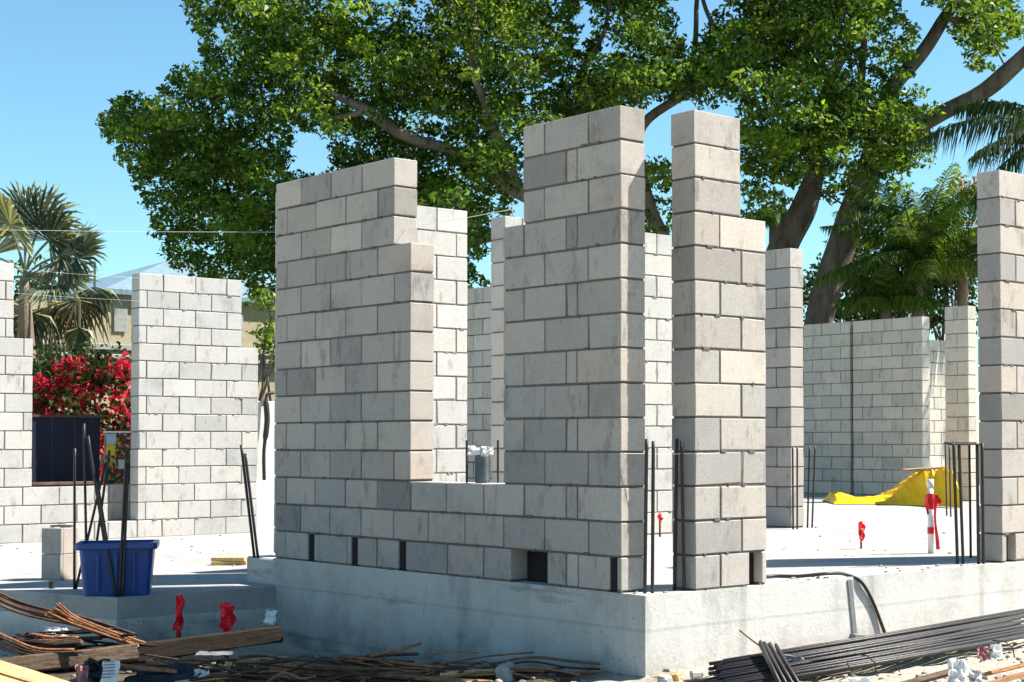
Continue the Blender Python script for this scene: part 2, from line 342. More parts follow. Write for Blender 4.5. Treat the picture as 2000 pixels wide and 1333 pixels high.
for k in range(1, 14):
    J = O_J if k % 2 else E_J
    if k < 3: cs.append((k, split(YA, YB, J)))
    elif k <= 10: cs.append((k, split(YA, 1.3, J)+split(2.29, YB, J)))
    else: cs.append((k, split(YA, 1.1, J)+split(2.49, YB, J)))
mb = block_wall('y', .003, .195, cs, seed=3)
# near-black plugs: painted shade of the hollow cleanout openings
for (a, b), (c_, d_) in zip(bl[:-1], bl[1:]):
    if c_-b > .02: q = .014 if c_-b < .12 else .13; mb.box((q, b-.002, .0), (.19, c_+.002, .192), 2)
w = mb.build('block_wall', [M['block'], M['mortar'], M['void_shade']]); tag(w, 'large grey block wall with a tall window gap standing on the foundation corner', 'block wall', 'unfinished block walls')
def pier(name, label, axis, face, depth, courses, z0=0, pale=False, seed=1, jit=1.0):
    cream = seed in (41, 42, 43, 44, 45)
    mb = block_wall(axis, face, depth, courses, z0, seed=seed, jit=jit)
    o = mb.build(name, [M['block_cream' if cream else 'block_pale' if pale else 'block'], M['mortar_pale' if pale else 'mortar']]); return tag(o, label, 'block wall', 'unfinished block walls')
X0, X1 = .395, 1.015
cs = [(0, [(X0, .612), (.612, .862), (.962, X1)])]
for k in range(1, 11): cs.append((k, [(X0, .795), (.795, X1)] if k % 2 else [(X0, .612), (.612, X1)]))
for k in range(11, 14): cs.append((k, [(X0, .797)]))
mb = block_wall('x', .003, .195, cs, seed=12)
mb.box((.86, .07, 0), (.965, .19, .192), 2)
tag(mb.build('block_pier', [M['block'], M['mortar'], M['void_shade']]), 'narrow sunlit block pier with a stepped top, right of the foundation corner', 'block wall', 'unfinished block walls')
XF = 3.465
cs = [(0, [(XF, 3.53), (3.63, 4.07), (4.07, 4.6)])]
for k in range(1, 14): cs.append((k, split(XF, 4.6, [XF+.2+.4*n for n in range(4)] if k % 2 == 0 else [XF+.4*(n+1) for n in range(4)])))
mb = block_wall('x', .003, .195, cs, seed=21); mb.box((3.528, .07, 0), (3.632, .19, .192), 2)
tag(mb.build('block_pier', [M['block'], M['mortar'], M['void_shade']]), 'tall block pier cut off by the right edge of the photo', 'block wall', 'unfinished block walls')
# interior walls behind (faces y = 4.2)
def bond(a, b, ks, off=0., step=None):
    return [(k, split(a, b, [a+off+(.2 if k % 2 else .4)+.4*n for n in range(-1, 60)])) for k in ks]
yi = 4.22
xa, xb = .2, on(914, 700, 1, yi).x
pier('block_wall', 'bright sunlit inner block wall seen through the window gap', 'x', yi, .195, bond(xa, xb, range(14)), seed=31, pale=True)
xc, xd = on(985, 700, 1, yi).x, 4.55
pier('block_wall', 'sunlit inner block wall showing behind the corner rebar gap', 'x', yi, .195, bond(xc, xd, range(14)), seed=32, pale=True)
y1 = 4.1; xw = on(1545, 700, 1, y1).x
pier('block_wall', 'grey inner wall end just right of the stepped pier, thin rebar at its foot', 'y', xw, .195, [(k, split(y1, 6.6, [y1+(.2 if k % 2 else .4)+.4*n for n in range(8)])) for k in range(14)], seed=33)
# far walls
XW = 14.0
ya, yb = on(1817, 700, 0, XW).y, on(1665, 700, 0, XW).y
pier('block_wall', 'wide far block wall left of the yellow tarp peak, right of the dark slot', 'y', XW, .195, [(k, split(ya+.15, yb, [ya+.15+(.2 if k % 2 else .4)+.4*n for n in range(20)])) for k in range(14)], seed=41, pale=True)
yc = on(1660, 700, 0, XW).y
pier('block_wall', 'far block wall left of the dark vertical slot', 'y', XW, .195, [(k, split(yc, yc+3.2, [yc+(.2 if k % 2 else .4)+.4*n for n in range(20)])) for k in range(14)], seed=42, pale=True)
mb = MB().box((XW+.05, yb+.005, -.01), (XW+.14, yc-.005, 2.74), 0, .006)  # added dark backing so the slot does not show bright sky
tag(mb.build('slot_backing', M['rust_dark']), 'dark backing added to darken the vertical slot between two far walls', 'board')
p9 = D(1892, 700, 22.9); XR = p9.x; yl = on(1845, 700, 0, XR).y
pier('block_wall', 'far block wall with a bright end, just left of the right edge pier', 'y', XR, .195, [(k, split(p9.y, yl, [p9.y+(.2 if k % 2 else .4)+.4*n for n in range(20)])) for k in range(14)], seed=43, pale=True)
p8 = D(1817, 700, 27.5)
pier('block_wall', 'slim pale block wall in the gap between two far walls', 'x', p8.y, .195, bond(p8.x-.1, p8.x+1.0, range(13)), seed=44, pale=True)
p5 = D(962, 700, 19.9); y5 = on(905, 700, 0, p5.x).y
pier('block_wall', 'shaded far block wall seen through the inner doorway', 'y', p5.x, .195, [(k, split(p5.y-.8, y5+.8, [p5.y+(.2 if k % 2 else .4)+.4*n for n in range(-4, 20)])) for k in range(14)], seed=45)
# back left wall with the window opening
YL = 10.5; ZL = -.22
xl0, xl1, xl1b = -1.4, on(27, 700, 1, YL).x, on(65, 700, 1, YL).x
xr0, xr1, xr2 = on(270, 700, 1, YL).x, on(472, 700, 1, YL).x, on(505, 700, 1, YL).x
cs = []
for k in range(15):
    J = [xr0+(.1 if k % 2 else .3)+.4*n for n in range(-12, 30)]
    right = split(xr0, xr2 if k < 11 else xr1, J); left = split(xl0, xl1b if k < 11 else xl1, J)
    if k < 3: cs.append((k, split(xl0, xr0-.34, J)+([(xr0-.34, xr0)] if k == 0 else [])+right))
    else: cs.append((k, left+right))
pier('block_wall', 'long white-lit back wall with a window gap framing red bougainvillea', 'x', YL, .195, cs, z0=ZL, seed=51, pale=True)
xs = xr2+.02
mb = MB().box((xs, YL+.25, ZL), (xs+1.2, YL+.4, 1.36), 0, .01)
tag(mb.build('rendered_wall', M['white_wall']), 'low white rendered wall with a hanging black strap beside the back wall', 'wall')
s0 = on(520, 775, 1, YL+.2); s1 = on(515, 938, 1, YL+.2)
mb = MB().tube(crs([s0+V((.1, 0, .05)), s0, s0+(s1-s0)*.3+V((.01, -.02, 0)), s0+(s1-s0)*.65+V((-.02, -.02, 0)), s1+V((0, -.01, 0))]), [.02]*8+[.035]*8+[.022]*9, 7)
tag(mb.build('strap', M['hose'], smooth=True), 'black strap hanging over the low white rendered wall', 'strap')

# ------------------------------------------------------------------ foundations
f = empty('foundation', (2, 0, -.9), 'grey concrete foundation with stem walls carrying the block walls', 'foundation')
mb = MB().prism([(0, 0), (20, 0), (20, .25), (.25, .25), (.25, 4.06), (0, 4.06)], -1.2, 0)
mb.build('stem_wall', M['stem'], f)
mb = MB().prism([(.25, .25), (20, .25), (20, 13), (5.5, 13), (5.5, 4.45), (.25, 4.45)], -.3, -.001)
mb.build('floor_slab', M['slab'], f)
mb = MB().box((.03, 4.065, -1.1), (.25, 4.52, -.012), 0, .012)
mb.build('corner_footing', M['stem'], f)
g = empty('garage_foundation', (0, 7, -.9), 'lower white concrete slab at left carrying the blue bin', 'foundation')
MB().prism([(-1.24, 4.02), (.029, 4.02), (.029, 4.53), (5.49, 4.53), (5.49, 11), (-1.9, 11), (-1.62, 5.3)], -.36, -.21).build('floor_slab', M['slab'], g)
MB().prism([(-1.25, 4.01), (.028, 4.01), (.028, 4.52), (5.4, 4.52), (5.4, 10.9), (-1.88, 10.9), (-1.63, 5.28)], -1.2, -.361).build('stem_wall', M['stem'], g)

# ------------------------------------------------------------------ ground
def gh(x, y):
    p = V((x, y, 0)); t = min(1, max(0, (y+.2)/2.6)); t = t*t*(3-2*t)
    z = -.45-.17*t
    for cx, cy, a, s in MOUNDS: z += a*math.exp(-((x-cx)**2+(y-cy)**2)/(s*s))
    z += .045*mnoise.noise(p*1.3)+.03*mnoise.noise(p*4.1)+.014*mnoise.noise(p*11)
    return z
q1, q2, q3 = D(60, 1330, 9.4), D(420, 1320, 9.6), D(780, 1330, 9.6)
MOUNDS = [(q1.x, q1.y, .13, .6), (q2.x, q2.y, .1, .55), (q3.x, q3.y, .05, .5)]
gx = np.concatenate([[-600, -120, -40, -15], np.arange(-7, 6.01, .08), [9, 15, 40, 120, 600]])
gy = np.concatenate([[-600, -120, -40, -15], np.arange(-6, 5.01, .08), [9, 15, 40, 120, 600]])
mb = MB(); nx, ny = len(gx), len(gy)
for y in gy:
    for x in gx: mb.v.append((float(x), float(y), gh(x, y) if (-7.5 < x < 6.5 and -6.5 < y < 5.5) else -.6))
for j in range(ny-1):
    for i in range(nx-1): mb.f.append((j*nx+i, j*nx+i+1, (j+1)*nx+i+1, (j+1)*nx+i)); mb.m.append(0)
tag(mb.build('ground', M['soil'], smooth=True, origin=(0, 0, 0)), kind='structure')
# loose stones (nobody could count them)
mb = MB()
for i in range(2600):
    px_, d_ = random.uniform(-60, 2080), random.uniform(7.2, 11.4)
    p = D(px_, 1200, d_); x, y = p.x, p.y
    if x > -.02 and y > -.02: continue
    if x > -1.3 and y > 3.95: continue
    r = random.choice([.004, .006, .008, .01, .012, .018])*random.uniform(.7, 1.3); z = gh(x, y)
    T = Matrix.Translation((x, y, z+r*.2)) @ Matrix.Rotation(random.uniform(0, 6.3), 4, 'Z') @ Matrix.Rotation(random.uniform(-.5, .5), 4, 'X')
    mb.box((-r, -r*.8, -r*.6), (r, r*.8, r*.6), 0, r*.3, T)
tag(mb.build('gravel', M['pebble'], origin=(0, 0, 0)), kind='stuff')

# mortar crumbs and dirt left on the slabs
mb = MB()
for i in range(420):
    if random.random() < .3: x, y, z = random.uniform(.02, 3.4), abs(random.gauss(.0, .12))+.012, 0
    elif random.random() < .5: x, y, z = random.uniform(.3, 12), random.uniform(.3, 4.1), 0
    else: x, y, z = random.uniform(-1.1, 4), random.uniform(4.7, 10.3), -.21
    r = random.choice([.003, .004, .006, .008, .013])*random.uniform(.7, 1.3)
    mb.box((-r, -r*.8, -r*.5), (r, r*.8, r*.5), 0, r*.3, Matrix.Translation((x, y, z+r*.3)) @ Matrix.Rotation(random.uniform(0, 6.3), 4, 'Z') @ Matrix.Rotation(random.uniform(-.4, .4), 4, 'X'))
tag(mb.build('mortar_crumbs', M['slab'], origin=(0, 0, 0)), kind='stuff')

# ------------------------------------------------------------------ rebar
RB = 'rebar stubs standing in the tie columns'
def rod(p0, p1, label, r=.0085, mat='rebar', name='rebar', group=RB, bend=0, cat='rebar'):
    p0, p1 = V(p0), V(p1); pts = [p0, p0.lerp(p1, .35)+V((bend, 0, 0)), p0.lerp(p1, .7)+V((bend*.7, 0, 0)), p1]
    o = MB().tube(crs(pts, 4), r, 7).build(name, M[mat], smooth=True); return tag(o, label, cat, group)
def rodpx(a, b, dep0, dep1, label, **k): return rod(D(*a, dep0), D(*b, dep1), label, **k)
# corner tie column: bases inside the void between wall end and pier
for bx, by, tx, lab in ((.09, .10, 1263, 'leftmost dark rebar in the open foundation corner'), (.13, .08, 1276, 'dark rebar beside the leftmost one in the open foundation corner'), (.355, .13, 1322, 'dark rebar hugging the stepped pier, left of its pair'), (.365, .06, 1331, 'dark rebar hugging the stepped pier, right of its pair')):
    b = V((bx, by, -.01)); dep = (b-CAM).dot(FW); t = D(tx, 858+random.uniform(-3, 5), dep); rod(b, t, lab, r=.0105)
for (a, b_, lab) in (((471, 869), (497, 1090), 'taller of two leaning rebars beside the big wall left end'), ((479, 886), (504, 1090), 'shorter of two leaning rebars beside the big wall left end')):
    rodpx(b_, a, 12.05, 12.05, lab, r=.011)
# tie column at the right edge pier
for (bx, ty, lab) in ((1870, 862, 'leftmost thick rebar beside the right edge pier'), (1881, 868, 'second thick rebar from the left beside the right edge pier'), (1911, 868, 'thick rebar nearest but one to the right edge pier'), (1921, 866, 'thick rebar touching the right edge pier')):
    b = on(bx, 1102, 2, 0); dep = (b-CAM).dot(FW); rod(b, D(bx-8 if bx < 1900 else bx-3, ty, dep), lab, r=.0115)
t = MB(); a_, b_ = on(1859, 868, 1, .1), on(1921, 868, 1, .03); t.tube([a_, b_], .0055, 6); t.tube([a_+V((0, .06, .01)), b_+V((0, .06, .01))], .0055, 6); t.tube([a_, a_+V((0, .06, .01))], .008, 6)
tag(t.build('rebar_tie', M['rebar']), 'dark steel tie across the tops of rebars by the right edge pier', 'rebar tie')
for (px_, ty, by, lab) in ((1849, 865, 1008, 'thin rear rebar left of the thick right hand group'), (1857, 872, 1010, 'thin rear rebar nearest the thick right hand group'), (1896, 866, 1090, 'thin rebar in the middle of the right hand group')):
    b = on(px_, by, 2, 0); dep = (b-CAM).dot(FW); rod(b, D(px_-3, ty, dep), lab, r=.0095)
for (px_, tx, lab) in ((1549, 1548, 'first thin rebar at the grey inner wall end'), (1557, 1557, 'second thin rebar at the grey inner wall end'), (1577, 1581, 'third thin rebar, just right of the grey inner wall end'), (1586, 1592, 'fourth thin rebar, farthest right of the grey inner wall end')):
    b = on(px_, 1031 if px_ > 1560 else 1034, 2, 0); dep = (b-CAM).dot(FW); rod(b, D(tx, 872, dep), lab, r=.0095)
# cluster by the blue bin
clu = [((146, 1062), (146, 876), 'upright rebar at the far left of the cluster by the blue bin'), ((170, 1160), (164, 828), 'tallest rebar of the cluster by the blue bin'), ((218, 1160), (172, 852), 'rebar by the blue bin leaning left against the navy panel'),
       ((148, 1155), (206, 905), 'rebar left of the blue bin crossing the cluster to the right'), ((176, 1160), (214, 880), 'rebar behind the blue bin leaning right'), ((226, 1166), (190, 940), 'short rebar leaning left over the front of the blue bin'),
       ((233, 1166), (247, 880), 'steep rebar right of the cluster by the blue bin'), ((240, 1164), (250, 905), 'rightmost rebar of the cluster by the blue bin')]
for i, (b_, a, lab) in enumerate(clu):
    fr = i in (5, 6, 7); d0 = 11.15 if fr else 11.75
    bb = D(*b_, d0)
    bb.z = -.215 if not fr else bb.z
    rod(bb, D(*a, d0+.05), lab, r=.010, group='rebar cluster by the blue bin')

# ------------------------------------------------------------------ blue bin
bc = D(230, 1150, 11.35); bc.z = -.209
bt = empty('recycling_bin', bc, 'blue plastic bin with a flat rim standing on the lower slab', 'bin')
ang = math.atan2(RT.y, RT.x)+math.radians(14)
TB = Matrix.Translation(bc) @ Matrix.Rotation(ang, 4, 'Z')
def ringpts(w, d, z, r=.035, n=5):
    out = []
    for cx, cy, a0 in ((w/2-r, d/2-r, 0), (-w/2+r, d/2-r, 90), (-w/2+r, -d/2+r, 180), (w/2-r, -d/2+r, 270)):
        for k in range(n):
            a = math.radians(a0+90*k/(n-1)); out.append(TB @ V((cx+r*math.cos(a), cy+r*math.sin(a), z)))
    return out
def loft(rings, cap0=True, cap1=False):
    mb = MB(); n = len(rings[0]); mb.v = [tuple(p) for r in rings for p in r]
    for i in range(len(rings)-1):
        for k in range(n): mb.f.append((i*n+k, i*n+(k+1) % n, (i+1)*n+(k+1) % n, (i+1)*n+k)); mb.m.append(0)
    if cap0: mb.f.append(tuple(range(n))[::-1]); mb.m.append(0)
    if cap1: mb.f.append(tuple((len(rings)-1)*n+k for k in range(n))); mb.m.append(0)
    return mb
loft([ringpts(.44, .30, .0), ringpts(.445, .305, .01), ringpts(.50, .36, .35), ringpts(.48, .34, .35), ringpts(.43, .29, .02), ringpts(.40, .26, .02)], True, True).build('tub', M['blue'], bt)
loft([ringpts(.50, .36, .325), ringpts(.545, .405, .325), ringpts(.55, .41, .335), ringpts(.55, .41, .365), ringpts(.54, .40, .37), ringpts(.485, .345, .37), ringpts(.485, .345, .33)], False, False).build('rim', M['blue'], bt)
for sx in (-.12, .0, .12):
    mb = MB().box((sx-.012, -.008, .03), (sx+.012, .008, .30), 0, .003, TB @ Matrix.Translation((0, -.172, 0)) @ Matrix.Rotation(math.radians(4.9), 4, 'X')); mb.build('rib', M['blue'], bt)

# ------------------------------------------------------------------ loose half blocks, timber offcuts on the slabs
nb = D(118, 1108, 12.6); nb.z = -.21
TBk = Matrix.Translation(nb) @ Matrix.Rotation(math.atan2(RT.y, RT.x)-math.radians(26), 4, 'Z')
for k, lab in ((0, 'grey half block standing on the slab, lower of two'), (1, 'grey half block on top of another half block')):
    mb = MB()
    T = TBk @ Matrix.Rotation(k*.03, 4, 'Z')
    for lo, hi in (((-.1, -.1, 0), (.1, -.07, .2)), ((-.1, .07, 0), (.1, .1, .2)), ((-.1, -.07, 0), (-.07, .07, .2)), ((.07, -.07, 0), (.1, .07, .2))): mb.box(lo, hi, 0, .003, T @ Matrix.Translation((0, 0, k*.204)))
    mb.box((-.07, -.07, .02), (.07, .07, .18), 0, 0, T @ Matrix.Translation((0, 0, k*.204)))
    tag(mb.build('half_block', M['block']), lab, 'concrete block', 'loose half blocks on the slab')
mb = MB().box((-.08, -.02, .41), (.1, .03, .425), 0, .003, TBk @ Matrix.Rotation(.3, 4, 'Z'))
tag(mb.build('wood_offcut', M['old_wood']), 'small wood scrap lying on top of the two half blocks', 'wood offcut')
o0 = on(445, 1104, 2, -.21)
for k, (dz, an, lab) in enumerate(((.0, .15, 'lower wood offcut on the white slab by the big wall'), (.035, -.1, 'upper wood offcut on the white slab by the big wall'))):
    T = Matrix.Translation(o0+V((0, 0, dz+.001))) @ Matrix.Rotation(math.atan2(RT.y, RT.x)+an, 4, 'Z')
    tag(MB().box((-.14, -.04, 0), (.16, .04, .032), 0, .003, T).build('wood_offcut', M['new_wood']), lab, 'wood offcut')
sp = on(101, 1150, 2, -.21); tag(MB().tube([sp, sp+V((0, 0, .055))], .022, 10).build('pipe_stub', M['hose'], smooth=False), 'short black pipe stub sticking up from the lower slab edge', 'pipe stub')

# ------------------------------------------------------------------ red markers and pipes
def ribbon(mb, top, L, w, mi=0, seed=0, side=RT):
    R_ = random.Random(seed); n = 9; vs = []
    for i in range(n):
        t = i/(n-1); c = top-V((0, 0, L*t))+side*(.012*math.sin(5*t+seed))+FW*(.012*math.cos(4*t+seed))
        ww = w*(1+.25*math.sin(7*t+seed)); a = side*math.cos(1.2*math.sin(3*t+seed))+FW*math.sin(1.2*math.sin(3*t+seed))
        vs += [c-a*ww/2, c+a*ww/2-FW*.004]
    mb.add(vs, [(2*i, 2*i+1, 2*i+3, 2*i+2) for i in range(n-1)], mi)
def stake(b, h, label, rl, rw, r=.01, seed=0, name='marker_stake', extra=2):
    t = empty(name, b, label, 'marker stake')
    MB().box((-r, -r, -.05), (r, r, h), 0, .002, Matrix.Translation(b)).build('stake', M['old_wood'], t)
    for k in range(extra):
        mb = MB(); ribbon(mb, V(b)+V((0, 0, h-.004-.01*k))-FW*(.013+.006*k)+RT*(.008*k-.004), rl*(1-.2*k), rw, 0, seed+k*2); mb.build('ribbon', M['red'], t)
    mb = MB().tube([V(b)+V((0, 0, h-.05)), V(b)+V((0, 0, h+.004))], r*1.9, 8); mb.build('tape', M['red'], t); return t
for px_, ty, d_, lab, rw in ((350, 1163, 10.7, 'left stake with dark red ribbon in front of the lower slab', .05), (443, 1177, 10.5, 'right stake with bright red ribbon behind the dark timber', .085)):
    p = D(px_, ty, d_); b = V((p.x, p.y, gh(p.x, p.y)-.02)); stake(b, p.z-b.z, lab, .27, rw, .012, px_, extra=3)
b = on(1682, 1072, 2, 0); stake(b, .215, 'short red ribbon stake standing alone on the white slab', .15, .045, .007, 4, extra=2)
b = on(1289, 1049, 2, 0); stake(b, .21, 'small red capped stake behind the open foundation corner', .07, .03, .008, 9, extra=2)
b = on(1818, 1081, 2, 0); dep = (b-CAM).dot(FW)
pt = empty('pvc_pipe', b, 'white vertical pipe wrapped in red tape on the slab', 'pipe')
MB().tube([b, b+V((0, 0, .565))], .022, 14).build('pipe', M['white_plastic'], pt, smooth=True)
MB().tube([b+V((0, 0, .50)), b+V((0, 0, .57))], .026, 14).build('coupling', M['white_plastic'], pt, smooth=True)
for z0, z1 in ((.15, .20), (.34, .46)): MB().tube([b+V((0, 0, z0)), b+V((.0, 0, z1))], .026, 12).build('tape', M['red'], pt)
for k, (dx, L, w_) in enumerate(((.04, .42, .03), (-.03, .15, .035), (.05, .10, .04))):
    mb = MB(); ribbon(mb, b+V((0, 0, .45))+RT*dx-FW*.02, L, w_, 0, 3+k); mb.build('ribbon', M['red'], pt)

# hose and conduit over the stem wall
pts = [on(1460, 1133, 2, .014), on(1505, 1126, 2, .014), on(1560, 1126, 2, .014), on(1615, 1121, 2, .03), on(1650, 1122, 1, .03), on(1680, 1135, 1, -.013), on(1702, 1170, 1, -.014), on(1720, 1215, 1, -.015), on(1738, 1264, 1, -.03)]
tag(MB().tube(crs(pts, 6), .0115, 9).build('hose', M['hose'], smooth=True), 'thin black hose running over the slab edge and down the sunlit stem wall', 'hose')
a, b = on(1661, 1133, 1, -.011), on(1672, 1246, 1, -.011)
ct = empty('conduit', b, 'grey conduit strapped to the sunlit stem wall with a bracket at its foot', 'conduit')
MB().add([b+V((-.021, .009, 0)), b+V((.021, .009, 0)), b+V((.021, .004, 0)), b+V((-.021, .004, 0)), a+V((-.021, .009, 0)), a+V((.021, .009, 0)), a+V((.021, .004, 0)), a+V((-.021, .004, 0))], [(0, 1, 2, 3), (4, 7, 6, 5), (0, 4, 5, 1), (1, 5, 6, 2), (2, 6, 7, 3), (3, 7, 4, 0)]).build('strap', M['conduit'], ct)
mb = MB().box((-.05, -.03, -.02), (.06, .02, .025), 0, .004, Matrix.Translation(b) @ Matrix.Rotation(.1, 4, 'Y')); mb.build('bracket', M['conduit'], ct)
for dx in (-.04, .04): MB().tube([b+V((dx*.6, -.01, -.01)), b+V((dx*1.3, -.03, -.11))], .011, 7).build('bracket_leg', M['rust_dark'], ct)
a, b = on(1548, 1268, 1, -.03), on(1655, 1258, 1, -.04)
tag(MB().tube(crs([a, a.lerp(b, .5)+V((0, 0, .015)), b], 5), .007, 6).build('wire', M['rust'], smooth=True), 'thin brown wire lying against the foot of the sunlit stem wall', 'wire')

# strings
def string(a, b, lab, r=.0022): tag(MB().tube([a, V(a).lerp(V(b), .5)-V((0, 0, .006)), b], r, 5).build('mason_string', M['string']), lab, 'string', 'mason strings')
string((.0, 4.06, 2.44), D(-40, 449, 11.2), 'white string running left from the big wall top across the sky', .0012)
string(V((xl1, YL-.004, 2.72)), V((xr0, YL-.004, 2.72)), 'upper white string across the back wall window gap', .0009)
string(V((xl1, YL-.004, 2.46)), V((xr0, YL-.004, 2.46)), 'lower white string across the back wall window gap', .0009)
string(V((.02, .19, .797)), V((.46, -.004, .797)), 'short white string crossing the open foundation corner', .0016)
string(V((.1, 1.1, 2.33)), V((.1, 2.49, 2.33)), 'short string high across the window gap of the big wall', .002)

# thing on the window sill
s = on(942, 942, 0, .1); sb = empty('water_drum', (s.x, s.y, .601), 'grey blue drum with white rags between two stakes on the window sill', 'drum')
MB().tube([(s.x, s.y, .602), (s.x, s.y, .62), (s.x, s.y, .77), (s.x, s.y, .785)], [.044, .048, .048, .042], 20).build('drum', M['grey_drum'], sb, smooth=False)
for sx in (-.1, .1):
    q = V((s.x, s.y, 0))+RT*sx; MB().tube([(q.x, q.y, .602), (q.x, q.y, .875)], .008, 6).build('stake', M['rebar'], sb)
def crumple(mb, c, sx, sy, amp, seed, mi=0, n=9, nrm=None, up=None, fr=3.0, thick=.004):
    nrm = (nrm or V((0, 0, 1))).normalized(); a = RT - nrm*RT.dot(nrm); a.normalize(); b = nrm.cross(a)
    R_ = random.Random(seed); off = V((seed*3.1, seed*1.7, 0)); g = []
    for side in (1, -1):
        for j in range(n):
            for i in range(n):
                u, v = i/(n-1)-.5, j/(n-1)-.5
                e = 1+.25*mnoise.noise(V((u*3, v*3, seed)))
                h = mnoise.noise(V((u*fr, v*fr, 0))+off)+.5*abs(mnoise.noise(V((u*fr*2.3, v*fr*2.3, 2))+off))
                g.append(c+a*u*sx*e+b*v*sy*e+nrm*(h*amp+side*thick*.5))
    fs = []
    for s_ in (0, 1):
        for j in range(n-1):
            for i in range(n-1):
                q = [s_*n*n+j*n+i, s_*n*n+j*n+i+1, s_*n*n+(j+1)*n+i+1, s_*n*n+(j+1)*n+i]; fs.append(tuple(q if s_ == 0 else q[::-1]))
    rim = [i for i in range(n)]+[j*n+n-1 for j in range(1, n)]+[(n-1)*n+i for i in range(n-2, -1, -1)]+[j*n for j in range(n-2, 0, -1)]
    for k in range(len(rim)): p, q = rim[k], rim[(k+1) % len(rim)]; fs.append((q, p, p+n*n, q+n*n))
    mb.add(g, fs, mi)
for sx, sd in ((-.045, 2), (.04, 5)):
    mb = MB(); crumple(mb, V((s.x, s.y, .81))+RT*sx-FW*.07, .075, .055, .025, sd, nrm=-FW+V((0, 0, .3))); mb.build('rag', M['white_plastic'], sb)

# ------------------------------------------------------------------ yellow tarp
def tarp():
    mb = MB(); nu, nv = 60, 22
    prof = [(1630, 985, .0), (1638, 985, .12), (1652, 985, .13), (1675, 985, .07), (1705, 985, .06), (1735, 986, .08), (1765, 987, .18), (1790, 988, .30), (1815, 989, .40), (1845, 990, .44), (1868, 992, .46), (1880, 993, .40)]
    vs = []
    for i in range(nu):
        x = 1630+250*i/(nu-1)
        for (x0, b0, t0), (x1, b1, t1) in zip(prof[:-1], prof[1:]):
            if x0 <= x <= x1: f_ = (x-x0)/(x1-x0); f2 = f_; yb_ = b0+(b1-b0)*f_; h = t0+(t1-t0)*f2
        base = on(x, yb_, 2, .006)
        for j in range(nv):
            v = j/(nv-1)*1.5; rise = min(1, v/.42); fall = 1 if v < 1.0 else max(0, 1-(v-1.0)/.5)**.8
            p = base+V((FW.x, FW.y, 0))*v; wr = -abs(mnoise.noise(V((x*.045+v*1.2, v*1.2, 1.))))*2.6-.6*abs(mnoise.noise(V((x*.11-v*2, v*2.6, 3.))))+.6
            z = .006+h*1.0*rise*fall*(1+.2*wr)+.015*max(0, mnoise.noise(V((x*.05, v*5, 4.))))*min(1, v*6)*fall
            p = p+FW*(.07*mnoise.noise(V((x*.035, v*2, 9.)))); p.z = z; vs.append(p)
    fs = [(i*nv+j, (i+1)*nv+j, (i+1)*nv+j+1, i*nv+j+1) for i in range(nu-1) for j in range(nv-1)]
    mb.add(vs, fs); o = mb.build('tarp', M['tarp'])
    sm = o.modifiers.new('thick', 'SOLIDIFY'); sm.thickness = .006; sm.offset = 1
    return tag(o, 'bright yellow tarp draped over a heap on the far slab', 'tarp')
tarp()
p = on(1822, 990, 2, 0)+V((FW.x, FW.y, 0))*.65; p.z = .485
T = Matrix.Translation(p) @ Matrix.Rotation(math.atan2(RT.y, RT.x), 4, 'Z') @ Matrix.Rotation(-.06, 4, 'Y')
tag(MB().box((-.28, -.18, -.012), (.3, .22, .012), 0, .004, T).build('plywood_sheet', M['tarp_under']), 'brown sheet lying on top of the yellow tarp heap', 'sheet')

# ------------------------------------------------------------------ foreground debris
def beam(a, b, w, h, mat, name, label, cat, roll=0, group=None, sag=0, seed=0, taper=1):
    a, b = V(a), V(b); n = 14; t = (b-a).normalized(); s_ = t.cross(V((0, 0, 1))).normalized(); u = s_.cross(t)
    s2 = s_*math.cos(roll)+u*math.sin(roll); u2 = -s_*math.sin(roll)+u*math.cos(roll)
    L = (b-a).length; mb = MB(); vs = []
    c = min(w, h)*.12
    prof = [(-w/2, -h/2+c), (-w/2, h/2-c), (-w/2+c, h/2), (w/2-c, h/2), (w/2, h/2-c), (w/2, -h/2+c), (w/2-c, -h/2), (-w/2+c, -h/2)]
    R3 = Matrix((t, s2, u2)).transposed()
    for i in range(n):
        f_ = i/(n-1); tp = 1+(taper-1)*f_
        for k, (p, q) in enumerate(prof):
            nz = mnoise.noise(V((f_*L*3, k*.8, seed)))*min(w, h)*.09
            vs.append(V((f_*L, p*tp+nz, q*tp+nz*.8-sag*4*f_*(1-f_))))
    m = len(prof); fs = [tuple(range(m)), tuple((n-1)*m+k for k in range(m))[::-1]]
    for i in range(n-1):
        for k in range(m): fs.append((i*m+k, (i+1)*m+k, (i+1)*m+(k+1) % m, i*m+(k+1) % m))
    mb.add(vs, fs); o = mb.build(name, M[mat], origin=(0, 0, 0)); o.matrix_world = Matrix.Translation(a) @ R3.to_4x4(); return tag(o, label, cat, group)
beam(D(-60, 1312, 9.2), D(262, 1275, 9.75), .16, .10, 'old_wood', 'timber_beam', 'weathered brown timber across the debris, lighter left piece', 'timber', roll=.2, seed=3)
beam(D(140, 1294, 9.55), D(545, 1238, 10.5), .11, .125, 'shadow_wood', 'timber_beam', 'very dark timber pointing at the big stem wall', 'timber', roll=.1, seed=6, taper=.85)
beam(D(-60, 1296, 8.6), D(190, 1375, 8.25), .13, .09, 'new_wood', 'timber_beam', 'yellow timber in the bottom left corner', 'timber', roll=-.1, seed=8)
beam(D(-40, 1322, 8.35), D(120, 1372, 8.1), .10, .05, 'new_wood', 'timber_beam', 'second yellow timber below the first in the bottom left corner', 'timber', seed=18)
